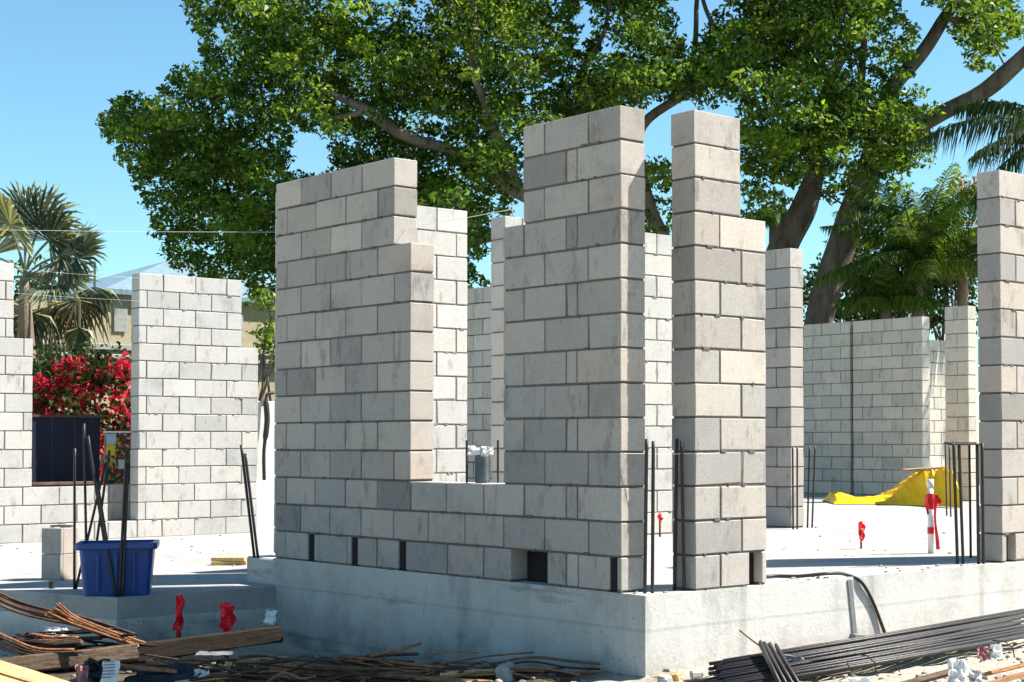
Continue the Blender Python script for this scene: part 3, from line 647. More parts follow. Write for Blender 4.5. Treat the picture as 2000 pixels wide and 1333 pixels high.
def bar(ptsd, label, r=.007, mat='rust', name='bent_rebar', group='rusty bars in the debris heap', n=6):
    o = MB().tube(crs([D(*p) for p in ptsd], 5), r, n).build(name, M[mat], smooth=True); return tag(o, label, 'rebar', group)
DARKB = 'dark bent bar in the bundle sweeping in from the left edge'
for k in range(9):
    j = lambda s: random.uniform(-s, s)
    d_ = 9.9+j(.12); y_ = k*2.6-10
    bar([(-40, 1150+y_+j(3), d_-.1), (30, 1183+y_+j(2), d_), (90, 1199+y_*.9+j(2), d_), (170, 1218+y_*.8+j(2), d_), (265, 1247+y_*.7+j(3), d_+.05)], DARKB, .0075, 'rust_dark', group='dark bars sweeping in from the left edge')
RUSTB = 'rusty bar in the splayed sheaf above the brown timber'
for k in range(13):
    j = lambda s: random.uniform(-s, s); t_ = k/12
    d_ = 9.75+j(.1)
    bar([(90+26*t_+j(3), 1203-25*t_+j(3), d_-.12), (140+8*t_, 1219-14*t_+j(2), d_), (200+6*t_, 1240-10*t_+j(2), d_), (262+22*t_, 1262-6*t_+j(2), d_+.05)], RUSTB, .0065, 'rust' if k % 3 else 'lath', group='splayed rusty sheaf')
PINKB = 'short rusty bar fanned out left of the sheaf'
for k in range(7):
    j = lambda s: random.uniform(-s, s)
    bar([(62+j(18), 1262-k*4+j(4), 9.5), (105, 1258-k*2.2+j(2), 9.6), (150+j(8), 1247-k*.8+j(4), 9.65)], PINKB, .006, 'rust', group='short rusty bars left of the sheaf')
LEFTB = 'rusty bar running down from the left edge above the brown timber'
for k in range(6):
    j = lambda s: random.uniform(-s, s)
    bar([(-50, 1215+k*6+j(3), 9.3), (20, 1245+k*5+j(3), 9.35), (75, 1268+k*2.5+j(3), 9.4), (150+j(20), 1272+k*2+j(3), 9.45)], LEFTB, .008, 'rust' if k < 2 else 'rust_dark', group='bars at the left edge')
MIDB = 'rusty bar lying along the bottom edge in front of the shaded stem wall'
for k in range(30):
    j = lambda s: random.uniform(-s, s)
    x0 = random.uniform(340, 720); L = random.uniform(220, 420); y0 = random.uniform(1284, 1322)
    bar([(x0, y0, 9.3), (x0+L*.5, y0+14+j(4), 9.2), (x0+L, y0+26+j(6), 9.15)], MIDB, random.choice([.006, .008, .01]), random.choice(['rust', 'lath', 'rust_dark']), group='rusty bars along the bottom edge')
LATHS = [((342, 1336, 9.0), (470, 1320, 9.1), 'pale lath at the bottom, left of centre', 'new_wood'), ((520, 1296, 9.35), (700, 1318, 9.2), 'orange brown lath in front of the shaded stem wall', 'lath'), ((640, 1312, 9.2), (960, 1334, 8.9), 'long red brown board along the bottom edge', 'lath'),
         ((700, 1306, 9.3), (900, 1326, 9.1), 'second red brown board behind the long one', 'lath'), ((455, 1290, 9.5), (560, 1286, 9.6), 'short pale stick lying under the dark timber end', 'new_wood'), ((430, 1330, 9.1), (452, 1288, 9.3), 'thin stick leaning steeply in the debris', 'new_wood'),
         ((290, 1292, 9.5), (380, 1316, 9.3), 'reddish lath under the dark timber', 'lath'), ((1930, 1316, 7.9), (2040, 1290, 8.3), 'orange board at the bottom right corner', 'lath'), ((1900, 1345, 7.7), (2040, 1306, 8.1), 'lower orange board at the bottom right corner', 'lath'), ((1740, 1345, 7.9), (1860, 1312, 8.1), 'brown board below the black rebar bundle', 'old_wood')]
for i, (a, b, lab, mt) in enumerate(LATHS): beam(D(*a), D(*b), .045, .02, mt, 'lath', lab, 'wood lath', roll=random.uniform(-.4, .4), seed=i+20, group='laths and boards in the debris')
HEAP = 'dark twisted bar tangled in the heap at bottom left'
for k in range(16):
    j = lambda s: random.uniform(-s, s)
    x0 = random.uniform(-60, 150); y0 = random.uniform(1236, 1274); L = random.uniform(90, 230); sl_ = random.uniform(-.14, .22); d_ = 9.75
    bar([(x0, y0, d_), (x0+L*.5, y0+L*.5*sl_+j(6), d_+j(.05)), (x0+L, y0+L*sl_+j(5), d_+j(.08))], HEAP, random.choice([.006, .008, .011]), random.choice(['rust_dark', 'rust_dark', 'shadow_wood']), group='tangled bars at bottom left')
TANG = 'rusty bar tangled in the heap below the dark timber'
for k in range(34):
    j = lambda s: random.uniform(-s, s)
    x0 = random.uniform(260, 860); y0 = random.uniform(1280, 1325); L = random.uniform(60, 200); sl_ = random.uniform(-.25, .35); d_ = 9.25
    bar([(x0, y0, d_), (x0+L*.5, y0+L*.5*sl_-abs(j(9)), d_+j(.05)), (x0+L, y0+L*sl_+j(5), d_+j(.1))], TANG, random.choice([.005, .007, .009]), random.choice(['rust', 'rust_dark', 'rust_dark', 'lath']), group='tangled bars below the dark timber')
EDGE = 'thin bent bar in the tangle along the bottom edge'
for k in range(44):
    j = lambda s: random.uniform(-s, s)
    x0 = random.uniform(300, 980); y0 = random.uniform(1296, 1334); L = random.uniform(70, 260); d_ = 9.15+(1315-y0)*.008; ar = random.uniform(-4, 22)
    bar([(x0, y0, d_), (x0+L*.35, y0-ar+j(4), d_+j(.05)), (x0+L*.7, y0-ar*.6+j(6), d_), (x0+L, y0+j(14), d_+j(.1))], EDGE, random.choice([.004, .006, .008]), random.choice(['rust', 'rust_dark', 'rust_dark', 'lath', 'old_wood']), group='tangle along the bottom edge')
for k, (x, y, L, a_, mt, lab) in enumerate(((70, 1262, 90, -8, 'old_wood', 'short grey brown board end in the left heap'), (30, 1250, 120, 14, 'shadow_wood', 'dark board end at the left edge of the heap'), (235, 1300, 110, 12, 'lath', 'red brown board end under the lighter timber'), (610, 1300, 130, 8, 'old_wood', 'weathered lath in the middle of the bottom tangle'), (860, 1318, 120, -6, 'new_wood', 'pale lath near the tan block chunk'), (700, 1326, 100, -14, 'lath', 'red brown stick angled up in the bottom tangle'))):
    beam(D(x, y, 9.5 if y < 1280 else 9.1), D(x+L, y+a_, 9.5 if y < 1280 else 9.1), .05, .022, mt, 'lath', lab, 'wood lath', roll=random.uniform(-.5, .5), seed=k+60, group='laths and boards in the debris')
# black rebar bundle, bottom right
BL = 'long black bar in the straight bundle at bottom right'
for k in range(34):
    lay = k % 12; top = k//12
    a = D(1395+random.uniform(-12, 25), 1352-lay*5.0-top*6, 8.25+lay*.055); b = D(2035+random.uniform(-40, 40)-lay*6, 1243-lay*4.2-top*5, 10.1+lay*.07)
    m_ = a.lerp(b, .5)-V((0, 0, .008*random.random()))
    o = MB().tube([a, m_, b], .0105, 8).build('rebar', M['rebar'], smooth=True); tag(o, BL, 'rebar', 'black bars of the straight bundle')
XL = 'black bar of the short bundle lying across the straight one'
for k in range(8):
    dx = (k % 4)*11; dz = (k//4)*8
    a = D(1484+dx+random.uniform(-3, 3), 1258-dz*.5+(k % 4)*2, 8.95); b = D(1528+dx*1.15, 1350-dz*.4, 8.15)
    o = MB().tube([a, b], .0105, 8).build('rebar', M['rebar'], smooth=True); tag(o, XL, 'rebar', 'black bars lying across')
for a, b, lab in (((1340, 1336, 8.5), (1505, 1308, 8.85), 'single black bar left of the crossing bundle'), ((1330, 1345, 8.4), (1500, 1322, 8.7), 'single black bar nearest the bottom, left of the crossing bundle')):
    tag(MB().tube([D(*a), D(*b)], .012, 8).build('rebar', M['rebar'], smooth=True), lab, 'rebar')
tag(MB().tube(crs([D(1444, 1231, 9.05), D(1465, 1248, 9.02), D(1490, 1266, 8.98)], 4), .005, 6).build('wire', M['rust'], smooth=True), 'thin wire sticking up left of the crossing black bundle', 'wire')
for (x, y, d_), lab in (((1694, 1292, 8.85), 'wire tie round the black bundle below the conduit'), ((1964, 1264, 9.6), 'wire tie round the black bundle at far right')):
    c = D(x, y, d_); tag(MB().tube([c+V((.01, .10, .03)), c+V((0, 0, .03)), c-V((.0, .05, .0)), c-V((-.005, .06, .06))], .004, 5).build('wire_tie', M['rebar']), lab, 'wire tie')
# papers and rags
M['black_plastic'] = simple('black_plastic', (.012, .014, .02), .4, 20, .2)
def rag(px_, py_, d_, sx, sy, amp, mat, label, seed, nrm=None, name='paper_scrap', cat='paper', n=11):
    mb = MB(); crumple(mb, D(px_, py_, d_), sx, sy, amp, seed, nrm=nrm or (-FW+V((0, 0, .8))), n=n, fr=3.4); return tag(mb.build(name, M[mat]), label, cat)
t = rag(216, 1312, 9.0, .10, .13, .012, 'white_plastic', 'white printed sheet sticking out of the debris at bottom left', 3, -FW+V((0, 0, .5))-RT*.2)
mb = MB(); nn = (-FW+V((0, 0, .5))-RT*.2).normalized(); c0 = D(216, 1312, 9.0)+nn*.02; a_ = (RT-nn*RT.dot(nn)).normalized(); b_ = nn.cross(a_)
for k in range(6):
    L_ = random.uniform(.05, .075); c_ = c0+b_*(.048-.018*k)
    mb.add([c_-a_*.04, c_-a_*.04+a_*L_, c_-a_*.04+a_*L_+b_*.007, c_-a_*.04+b_*.007], [(0, 1, 2, 3)])
o = mb.build('print_line', M['ink'], t)
rag(160, 1322, 9.0, .07, .12, .03, 'pink', 'pinkish crumpled paper beside the printed sheet', 8, -FW+RT*.3)
rag(1676, 1336, 8.0, .11, .06, .01, 'white_plastic', 'white tag hanging in front of the black bundle', 12, -FW+V((0, 0, .2)))
rag(1868, 1316, 7.75, .09, .13, .04, 'paper', 'tall crumpled grey paper in front of the black bundle', 15, -FW+RT*.2+V((0, 0, .2)))
rag(1905, 1322, 7.8, .06, .07, .04, 'paper', 'small crumpled grey paper right of the tall one', 16, -FW-RT*.3+V((0, 0, .4)))
rag(1920, 1276, 8.2, .065, .065, .04, 'pink', 'pinkish crumpled bag on the black bundle', 21, -FW+V((0, 0, .4)))
rag(1946, 1274, 8.2, .06, .075, .04, 'white_plastic', 'white crumpled bag on the black bundle', 25, -FW+RT*.4+V((0, 0, .3)))
rag(528, 1208, 10.6, .075, .10, .05, 'white_plastic', 'small white crumpled plastic at the tip of the dark timber', 31, -FW+V((0, 0, .4)), 'plastic_scrap', 'plastic')
rag(800, 1324, 9.2, .09, .07, .03, 'paper', 'pale triangular scrap at the bottom edge', 35, -FW+V((0, 0, .6)))
rag(395, 1318, 9.1, .09, .06, .03, 'paper', 'pale scrap above the bottom lath', 38)
rag(262, 1263, 9.7, .05, .03, .02, 'white_plastic', 'tiny white scrap on the brown timber', 41, None, 'plastic_scrap', 'plastic')
rag(420, 1277, 10.0, .22, .08, .01, 'conduit', 'grey sheet lying under the dark timber', 44, V((0, 0, 1))-FW*.15, 'sheet', 'sheet')
rag(330, 1322, 9.1, .42, .16, .05, 'black_plastic', 'black plastic sheet crumpled below the dark timber', 61, V((0, 0, 1))-FW*.3, 'plastic_sheet', 'plastic')
rag(185, 1312, 9.12, .16, .14, .05, 'black_plastic', 'black plastic scrap behind the printed sheet', 63, -FW+V((0, 0, .6)), 'plastic_sheet', 'plastic')
rag(110, 1240, 10.0, .16, .10, .04, 'paper', 'pale torn bag behind the short rusty bars', 49, -FW+V((0, 0, .8)))
def rock(px_, py_, d_, r, label, seed, mat='pebble', sq=(1, .7, .6), name='rubble_chunk'):
    R_ = random.Random(seed); c = D(px_, py_, d_)
    T = Matrix.Translation(c) @ Matrix.Rotation(R_.uniform(0, 6), 4, 'Z') @ Matrix.Rotation(R_.uniform(-.6, .6), 4, 'X')
    mb = MB().box((-r*sq[0], -r*sq[1], -r*sq[2]), (r*sq[0], r*sq[1], r*sq[2]), 0, r*.22, T)
    mb.v = [tuple(V(p)+V((mnoise.noise(V(p)*30), mnoise.noise(V(p)*30+V((5, 0, 0))), mnoise.noise(V(p)*30+V((0, 5, 0)))))*r*.25) for p in mb.v]
    return tag(mb.build(name, M[mat]), label, 'rubble')
rock(988, 1318, 9.1, .075, 'tan block chunk lying at the bottom edge near the foundation corner', 5, 'block', (1.1, .5, .8))
rock(1298, 1328, 8.55, .04, 'pale chunk at the foot of the foundation corner', 6, 'block_pale')
rock(1318, 1322, 8.8, .03, 'small tan chunk right of the foundation corner foot', 7, 'new_wood')
rock(1548, 1290, 8.95, .055, 'grey chunk leaning behind the crossing black bars', 8, 'stem', (1.4, .5, .5))
rock(1965, 1222, 10.8, .05, 'dark chunk at the foot of the stem wall far right', 9, 'rust_dark', (1.6, .5, .4))
rock(1360, 1318, 8.85, .035, 'small pale chunk beside the left end of the black bars', 11, 'block_pale')

# ------------------------------------------------------------------ vegetation
def leaf_mesh(name, cen, size, mat, parent, aspect=.5, upbias=.7, fold=.25, origin=None, dirs=None):
    n = len(cen); cen = np.asarray(cen, float)
    nrm = rng.normal(size=(n, 3)); nrm[:, 2] += upbias; nrm /= np.linalg.norm(nrm, axis=1)[:, None]
    a = rng.normal(size=(n, 3)); a[:, 2] -= .35; a -= nrm*(a*nrm).sum(1)[:, None]; a /= np.linalg.norm(a, axis=1)[:, None]
    b = np.cross(nrm, a); L = size*rng.uniform(.5, 1.45, n)[:, None]; W = L*aspect*rng.uniform(.8, 1.2, n)[:, None]
    v = np.empty((n, 4, 3)); v[:, 0] = cen-a*L/2; v[:, 1] = cen+b*W/2+nrm*W*fold-a*L*.05; v[:, 2] = cen+a*L/2-nrm*L*.12; v[:, 3] = cen-b*W/2+nrm*W*fold-a*L*.05
    o0 = np.array(parent.location) if parent is not None else np.array(origin)
    v = (v-o0).reshape(-1, 3)
    me = bpy.data.meshes.new(name); me.vertices.add(4*n); me.vertices.foreach_set('co', v.ravel())
    me.loops.add(4*n); me.loops.foreach_set('vertex_index', np.arange(4*n, dtype=np.int32)); me.polygons.add(n); me.polygons.foreach_set('loop_start', np.arange(0, 4*n, 4, dtype=np.int32))
    me.update(calc_edges=True); me.materials.append(M[mat])
    o = bpy.data.objects.new(name, me); C.objects.link(o)
    if parent is not None: o.parent = parent
    else: o.location = o0
    return o
def clump_points(centres, radii, per, flat=.52):
    out = []
    for c, r in zip(centres, radii):
        n = max(4, int(per*(r/.45)**2)); d = rng.normal(size=(n, 3)); d /= np.linalg.norm(d, axis=1)[:, None]
        rr = r*rng.uniform(.15, 1, n)**.5; d *= rr[:, None]; d[:, 2] *= flat; out.append(np.array(c)+d)
    return np.concatenate(out)
ROWS = {-200: [(420, 1130), (1180, 1990)], -120: [(390, 1140), (1160, 1990)], -60: [(370, 1135), (1150, 1310), (1400, 2000)], 0: [(365, 722), (785, 1130), (1150, 1310), (1415, 1745), (1800, 1985)], 30: [(370, 735), (775, 1120), (1160, 1310), (1400, 1765), (1840, 1990)], 60: [(390, 1125), (1160, 1320), (1385, 1790), (1860, 1990)],
        90: [(392, 1120), (1145, 1335), (1365, 1790), (1880, 1960)], 120: [(400, 1780), (1900, 1945)], 150: [(335, 1770)], 180: [(315, 1330), (1350, 1760)], 210: [(225, 1260), (1440, 1790)], 240: [(200, 1245), (1450, 1815)],
        270: [(203, 570), (650, 1235), (1450, 1825)], 300: [(232, 560), (645, 1240), (1450, 1825)], 330: [(245, 560), (640, 1020), (1255, 1310), (1450, 1770)], 360: [(262, 1010), (1255, 1315), (1450, 1560), (1600, 1720)], 390: [(285, 1000), (1255, 1320), (1450, 1540), (1610, 1680)], 420: [(292, 1000), (1255, 1320), (1450, 1490)],
        450: [(300, 960), (1260, 1320)], 480: [(318, 950)], 510: [(335, 940)], 540: [(400, 950)], 570: [(490, 965)], 600: [(700, 960)]}
HOLES = [(600, 296, 36), (632, 318, 22), (720, 185, 10), (575, 250, 12), (893, 88, 10), (1030, 190, 14), (1140, 90, 14), (1150, 30, 14), (1120, 150, 10), (1292, 262, 20), (548, 178, 12), (1350, 40, 40), (1660, 95, 12), (1755, 60, 16), (1640, 345, 18), (945, 520, 22), (480, 120, 0), (1480, 180, 14), (1570, 395, 20), (760, 20, 22), (870, 240, 12), (1085, 50, 12), (1700, 150, 12), (415, 215, 8), (690, 300, 10)]
rk = sorted(ROWS)
def inside(x, y, m):
    k = max(i for i, r in enumerate(rk) if r <= y) if y >= rk[0] else 0
    if k+1 < len(rk) and (y-rk[k]) > (rk[k+1]-rk[k])/2: k += 1
    ok = any(a+m*.8 < x < b-m*.8 for a, b in ROWS[rk[k]])
    return ok and all((x-hx)**2+(y-hy)**2 > (hr+m*.55)**2 for hx, hy, hr in HOLES if hr)
def crown(xmin, xmax, n, dep, spread, rr=(.28, .55)):
    cs, rs = [], []; t = 0
    while len(cs) < n and t < n*40:
        t += 1; x, y = random.uniform(xmin, xmax), random.uniform(-230, 600); r = random.uniform(*rr); 
        if not inside(x, y, r*95): continue
        d_ = dep+random.gauss(0, spread)+(1.2 if x < 500 else 0)
        cs.append(D(x, y, d_)); rs.append(r)
    return cs, rs
def edge_twigs(xmin, xmax, n, dep):
    cs, rs = [], []; t = 0
    while len(cs) < n and t < n*300:
        t += 1; x, y = random.uniform(xmin, xmax), random.uniform(-150, 590)
        if inside(x, y, 2) and not inside(x, y, 26): cs.append(D(x, y, dep+random.uniform(-2.5, 2.5))); rs.append(random.uniform(.1, .22))
    return cs, rs
def limbs(mb, polys, dep):
    for pl in polys:
        pts = crs([D(x, y, dep+dd) for x, y, r, dd in pl], 6); rad = lerp_list([(.80 if y > 330 else .68)*r/FOC*dep for x, y, r, dd in pl], 6)
        pts = [p+V((mnoise.noise(p*.9), mnoise.noise(p*.9+V((9, 0, 0))), mnoise.noise(p*.9+V((0, 9, 0)))))*.08 for p in pts]
        mb.tube(pts, rad, 12)
def twigs(mb, centres, anchors, k, r0=.014):
    for c in random.sample(list(centres), min(k, len(centres))):
        a = min(anchors, key=lambda q: (q-c).length+random.random()*1.2)
        if (a-c).length > 2.2: continue
        m_ = a.lerp(c, .5)+V((random.uniform(-.3, .3), random.uniform(-.3, .3), random.uniform(-.1, .35)))
        mb.tube(crs([a, m_, c], 4), lerp_list([r0*random.uniform(.9, 1.8), r0*.9, r0*.4], 4), 5, cap=False)
def poly_anchors(polys, dep):
    out = []
    for pl in polys[0:]: out += crs([D(x, y, dep+dd) for x, y, r, dd in pl], 5)[5:]
    return out
T1 = [[(1455, 905, 48, 0), (1470, 760, 42, 0), (1495, 610, 40, 0), (1530, 480, 37, 0), (1572, 405, 33, 0), (1598, 320, 25, 0), (1605, 225, 20, 0), (1640, 130, 14, .3), (1680, 40, 11, .5), (1690, -120, 6, 1)],
      [(1490, 640, 34, 0), (1400, 560, 28, -.3), (1250, 480, 24, -.8), (1130, 430, 22, -1.3), (1005, 368, 21, -1.8), (930, 320, 18, -2), (860, 290, 15, -2.2), (780, 262, 15, -2.4), (715, 215, 13, -2.5), (650, 188, 8, -2.5), (600, 160, 4, -2.4)],
      [(720, 216, 9, -2.5), (640, 235, 6, -2.6), (606, 212, 5, -2.7), (590, 190, 3, -2.8)],
      [(1010, 370, 14, -1.8), (945, 200, 10, -2.6), (920, 115, 9, -2.8), (930, 20, 6, -2), (900, -120, 3, -1)],
      [(1330, 540, 18, -.5), (1266, 400, 16, -.7), (1252, 262, 14, -.8), (1330, 192, 12, -.9), (1400, 132, 11, -.9), (1414, 84, 9, -.8), (1378, 20, 6, -.7), (1360, -100, 4, -.5)], [(1350, 185, 9, -.9), (1352, 110, 8, -.8), (1360, 20, 7, -.6), (1380, -80, 5, -.5)],
      [(1240, 300, 10, -.8), (1130, 180, 8, -1), (1180, 60, 6, -1), (1200, -80, 4, -1)], [(1100, 420, 14, -1.4), (900, 470, 9, -1), (700, 430, 7, -.5), (480, 440, 5, 0)]]
T2 = [[(1570, 905, 46, 0), (1578, 760, 40, 0), (1597, 640, 35, 0), (1628, 530, 36, 0), (1662, 430, 36, 0), (1690, 350, 32, 0), (1702, 285, 27, 0), (1724, 205, 24, .2), (1782, 125, 21, .4), (1840, 50, 19, .6), (1900, -40, 14, .8), (1960, -160, 8, 1)],
      [(1694, 320, 27, 0), (1735, 285, 24, -.4), (1790, 252, 23, -.8), (1830, 228, 22, -1.1), (1900, 192, 22, -1.5), (1955, 150, 24, -1.8), (2030, 80, 20, -2.2), (2120, -60, 12, -2.6)],
      [(1700, 290, 17, 0), (1682, 180, 13, .2), (1688, 60, 9, .3), (1680, -80, 5, .5)], [(1605, 250, 12, .5), (1560, 150, 8, .6), (1500, 60, 6, .6), (1470, -60, 4, .6)], [(1850, 40, 10, .6), (1930, 60, 7, .5), (1950, 90, 4, .4)]]
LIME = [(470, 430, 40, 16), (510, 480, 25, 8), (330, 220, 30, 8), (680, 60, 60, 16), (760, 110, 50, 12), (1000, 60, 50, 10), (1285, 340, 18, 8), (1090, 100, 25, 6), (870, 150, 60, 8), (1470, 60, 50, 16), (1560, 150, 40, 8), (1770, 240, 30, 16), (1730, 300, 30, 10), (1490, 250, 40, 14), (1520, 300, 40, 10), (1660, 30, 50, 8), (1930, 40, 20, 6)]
def big_tree(polys, dep, xmin, xmax, n, per, label, spread, lime, nt):
    b = D(polys[0][0][0], polys[0][0][1], dep); b.z = -.6
    t = empty('shade_tree', b, label, 'tree', 'big shade trees behind the walls')
    cs, rs = crown(xmin, xmax, n, dep, spread); c2, r2 = edge_twigs(xmin, xmax, n//2, dep)
    mb = MB(); limbs(mb, polys, dep); an = poly_anchors(polys, dep); twigs(mb, cs, an, nt); mb.build('trunk', M['bark'], t, smooth=True)
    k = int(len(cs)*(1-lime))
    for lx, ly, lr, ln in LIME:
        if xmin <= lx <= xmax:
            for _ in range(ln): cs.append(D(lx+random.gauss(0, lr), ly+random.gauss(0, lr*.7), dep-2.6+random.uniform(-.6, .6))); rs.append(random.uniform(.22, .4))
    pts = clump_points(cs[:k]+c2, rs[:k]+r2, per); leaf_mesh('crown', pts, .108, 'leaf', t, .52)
    pts = clump_points(cs[k:], [r*.8 for r in rs[k:]], per); leaf_mesh('sunlit_foliage', pts, .12, 'leaf_lime_sun', t, .52)  # crown clumps with sunlight painted into the leaf colour
big_tree(T1, 31.5, 180, 1345, 1750, 112, 'huge leafy shade tree whose crown spreads left over the big block wall', 2.1, .13, 150)
big_tree(T2, 30.5, 1335, 2000, 760, 112, 'leafy shade tree with a thick leaning trunk and bare limb at upper right', 1.6, .22, 90)

def frond(mb, o, d, L, droop, w=.35, n=26, leafw=.035, seed=0, mi=0, hang=.6):
    """feather leaf: rachis plus two rows of leaflets"""
    R_ = random.Random(seed); o = V(o); d = V(d).normalized(); pts = []; p = o.copy(); dd = d.copy(); st = L/n
    for i in range(n+1):
        pts.append(p.copy()); dd = (dd+V((0, 0, -droop/n))).normalized(); p = p+dd*st
    mb.tube(pts, [.022*(1-.85*i/n) for i in range(n+1)], 5, mi)
    for i in range(3, n+1):
        t = (pts[i]-pts[i-1]).normalized(); s_ = t.cross(V((0, 0, 1)))
        if s_.length < .05: s_ = V((1, 0, 0))
        s_.normalize(); u = s_.cross(t); f_ = i/n; ll = w*(math.sin(math.pi*min(1, .12+.88*f_))**.6*.9+.12)
        for sg in (-1, 1):
            for q in (0, .5):
                b = pts[i]-t*st*q; dr = (s_*sg*.85+t*.55+u*R_.uniform(-.35, .1)).normalized(); m_ = b+dr*ll*.5; e = b+dr*ll*.95+V((0, 0, -hang*ll*R_.uniform(.5, 1.1)))
                wv = t*leafw*.5; mb.add([b-wv*.5, b+wv*.5, m_+wv, e, m_-wv], [(0, 1, 2, 4), (4, 2, 3)], mi)
def fan(mb, o, hub, facing, R, n=36, spread=250, seed=0, mi=0, droop=.25):
    R_ = random.Random(seed); o, hub = V(o), V(hub); ax = (hub-o).normalized(); nr = V(facing); nr = (nr-ax*nr.dot(ax)).normalized(); s_ = ax.cross(nr)
    mb.tube(crs([o, o.lerp(hub, .5)+V((0, 0, .05)), hub], 4), .018, 5, mi)
    for i in range(n):
        a = math.radians(-spread/2+spread*i/(n-1)); dr = ax*math.cos(a)+s_*math.sin(a); pr = -ax*math.sin(a)+s_*math.cos(a)
        l = R*(1-.22*abs(a)/math.pi)*R_.uniform(.9, 1.08); wd = l*math.radians(spread/(n-1))*.5; dz = nr*(.12*l)+V((0, 0, -droop*l*R_.uniform(.4, 1.2)))
        z = nr*.02*(1 if i % 2 else -1); m_ = hub+dr*l*.58+nr*.05*l; e = hub+dr*l+dz
        mb.add([hub, m_-pr*wd*.5+z, m_+z*-1.5, m_+pr*wd*.5+z, hub+dr*l*.8+dz*.4-pr*wd*.3, hub+dr*l*.8+dz*.4+pr*wd*.3, e], [(0, 1, 2), (0, 2, 3), (1, 4, 2), (2, 5, 3), (2, 4, 6, 5)], mi)
# fan palm at left
pd = 22.5; b = D(40, 640, pd); base = V((b.x, b.y, -.6)); hub0 = D(48, 540, pd)
t = empty('fan_palm', base, 'silvery green fan palm behind the back wall at far left', 'palm')
MB().tube(crs([base, base.lerp(hub0, .5)+V((.06, 0, 0)), hub0], 6), lerp_list([.24, .19, .06], 6), 12).build('trunk', M['palm_bark'], t, smooth=True)
FANS = [((75, 445), (20, -85), .80, 1), ((20, 440), (-30, -80), .8, 2), ((118, 500), (85, -50), .80, 3), ((110, 555), (80, -5), .72, 4), ((-20, 500), (-80, -30), .8, 5), ((50, 430), (0, -90), .7, 6), ((95, 470), (60, -70), .7, 7), ((-30, 570), (-70, 30), .7, 8), ((150, 505), (60, -25), .66, 13)]
for (hx, hy), (ax_, ay), R_, sd in FANS:
    hub = D(hx, hy, pd+random.uniform(-.7, .3)); mb = MB(); st = hub-(RT*ax_-UP*ay)*(.8/110)
    st = hub0.lerp(st, .25); fan(mb, st, hub, -FW*.7+UP*random.uniform(.2, .9)+RT*random.uniform(-.5, .5), R_, seed=sd); mb.build('frond', M['fan_leaf'], t)
for (hx, hy), R_, sd in (((150, 585), .62, 21), ((95, 600), .6, 22), ((155, 640), .45, 23), ((60, 610), .55, 24), ((10, 590), .6, 25), ((185, 560), .5, 26)):
    hub = D(hx, hy, pd+random.uniform(-.5, .5)); mb = MB(); st = hub0.lerp(hub, .1); fan(mb, hub+V((0, 0, .35))*1., hub, -FW+RT*random.uniform(-.8, .8), R_, n=20, spread=150, seed=sd, droop=.7); mb.tube([hub0, hub+V((0, 0, .35))], .015, 5); mb.build('dry_frond', M['dry_leaf' if sd in (21, 25) else 'fan_leaf'], t)
# under-storey shrub below the fan palm
def shrub(name, label, pxc, dep, rx, rz, n, mat, size=.1, cat='shrub', group=None, per=60, zb=-.6):
    c = D(*pxc, dep); t = empty(name, (c.x, c.y, zb), label, cat, group); cen, rr = [], []
    for i in range(n):
        d = rng.normal(size=3); d /= np.linalg.norm(d); q = rng.uniform(.2, 1)**.4; cen.append(np.array(c)+np.array([d[0]*rx*q, d[1]*rx*q, d[2]*rz*q])); rr.append(random.uniform(.2, .42))
    mb = MB()
    for i in range(9):
        e = V(cen[i % len(cen)]); mb.tube(crs([V((c.x+random.uniform(-.2, .2), c.y+random.uniform(-.2, .2), zb)), V((c.x, c.y, (c.z+zb)/2))+V((random.uniform(-.3, .3), random.uniform(-.3, .3), 0)), e], 4), lerp_list([.045, .03, .012], 4), 6, cap=False)
    mb.build('stem', M['bark'], t, smooth=True); leaf_mesh('foliage', clump_points(cen, rr, per), size, mat, t); return t, cen, rr
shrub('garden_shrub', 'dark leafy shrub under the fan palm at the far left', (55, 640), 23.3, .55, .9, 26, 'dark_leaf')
shrub('garden_shrub', 'yellow green shrub glimpsed between the back wall and the big wall', (531, 640), 24.5, .16, .55, 14, 'leaf_lime_sun', .10)
# bougainvillea
t, cen, rr = shrub('bougainvillea', 'bougainvillea covered in red flowers framed by the back wall window gap', (165, 800), 21.4, 1.15, .8, 150, 'dark_leaf', .085, 'flowering shrub', per=95)
top = [np.array(D(random.uniform(60, 258), random.uniform(722, 880), 20.6+random.random()*.9)) for _ in range(85)]+[np.array(D(135+random.uniform(-22, 28), 712+random.uniform(-12, 14), 20.7)) for _ in range(9)]+[np.array(D(240+random.uniform(-10, 10), 715+random.uniform(-10, 10), 20.7)) for _ in range(4)]+[np.array(D(random.uniform(200, 255), random.uniform(880, 960), 20.6)) for _ in range(14)]
leaf_mesh('blossom', clump_points(top, [random.uniform(.10, .24) for _ in top], 120), .07, 'bract', t, .8)
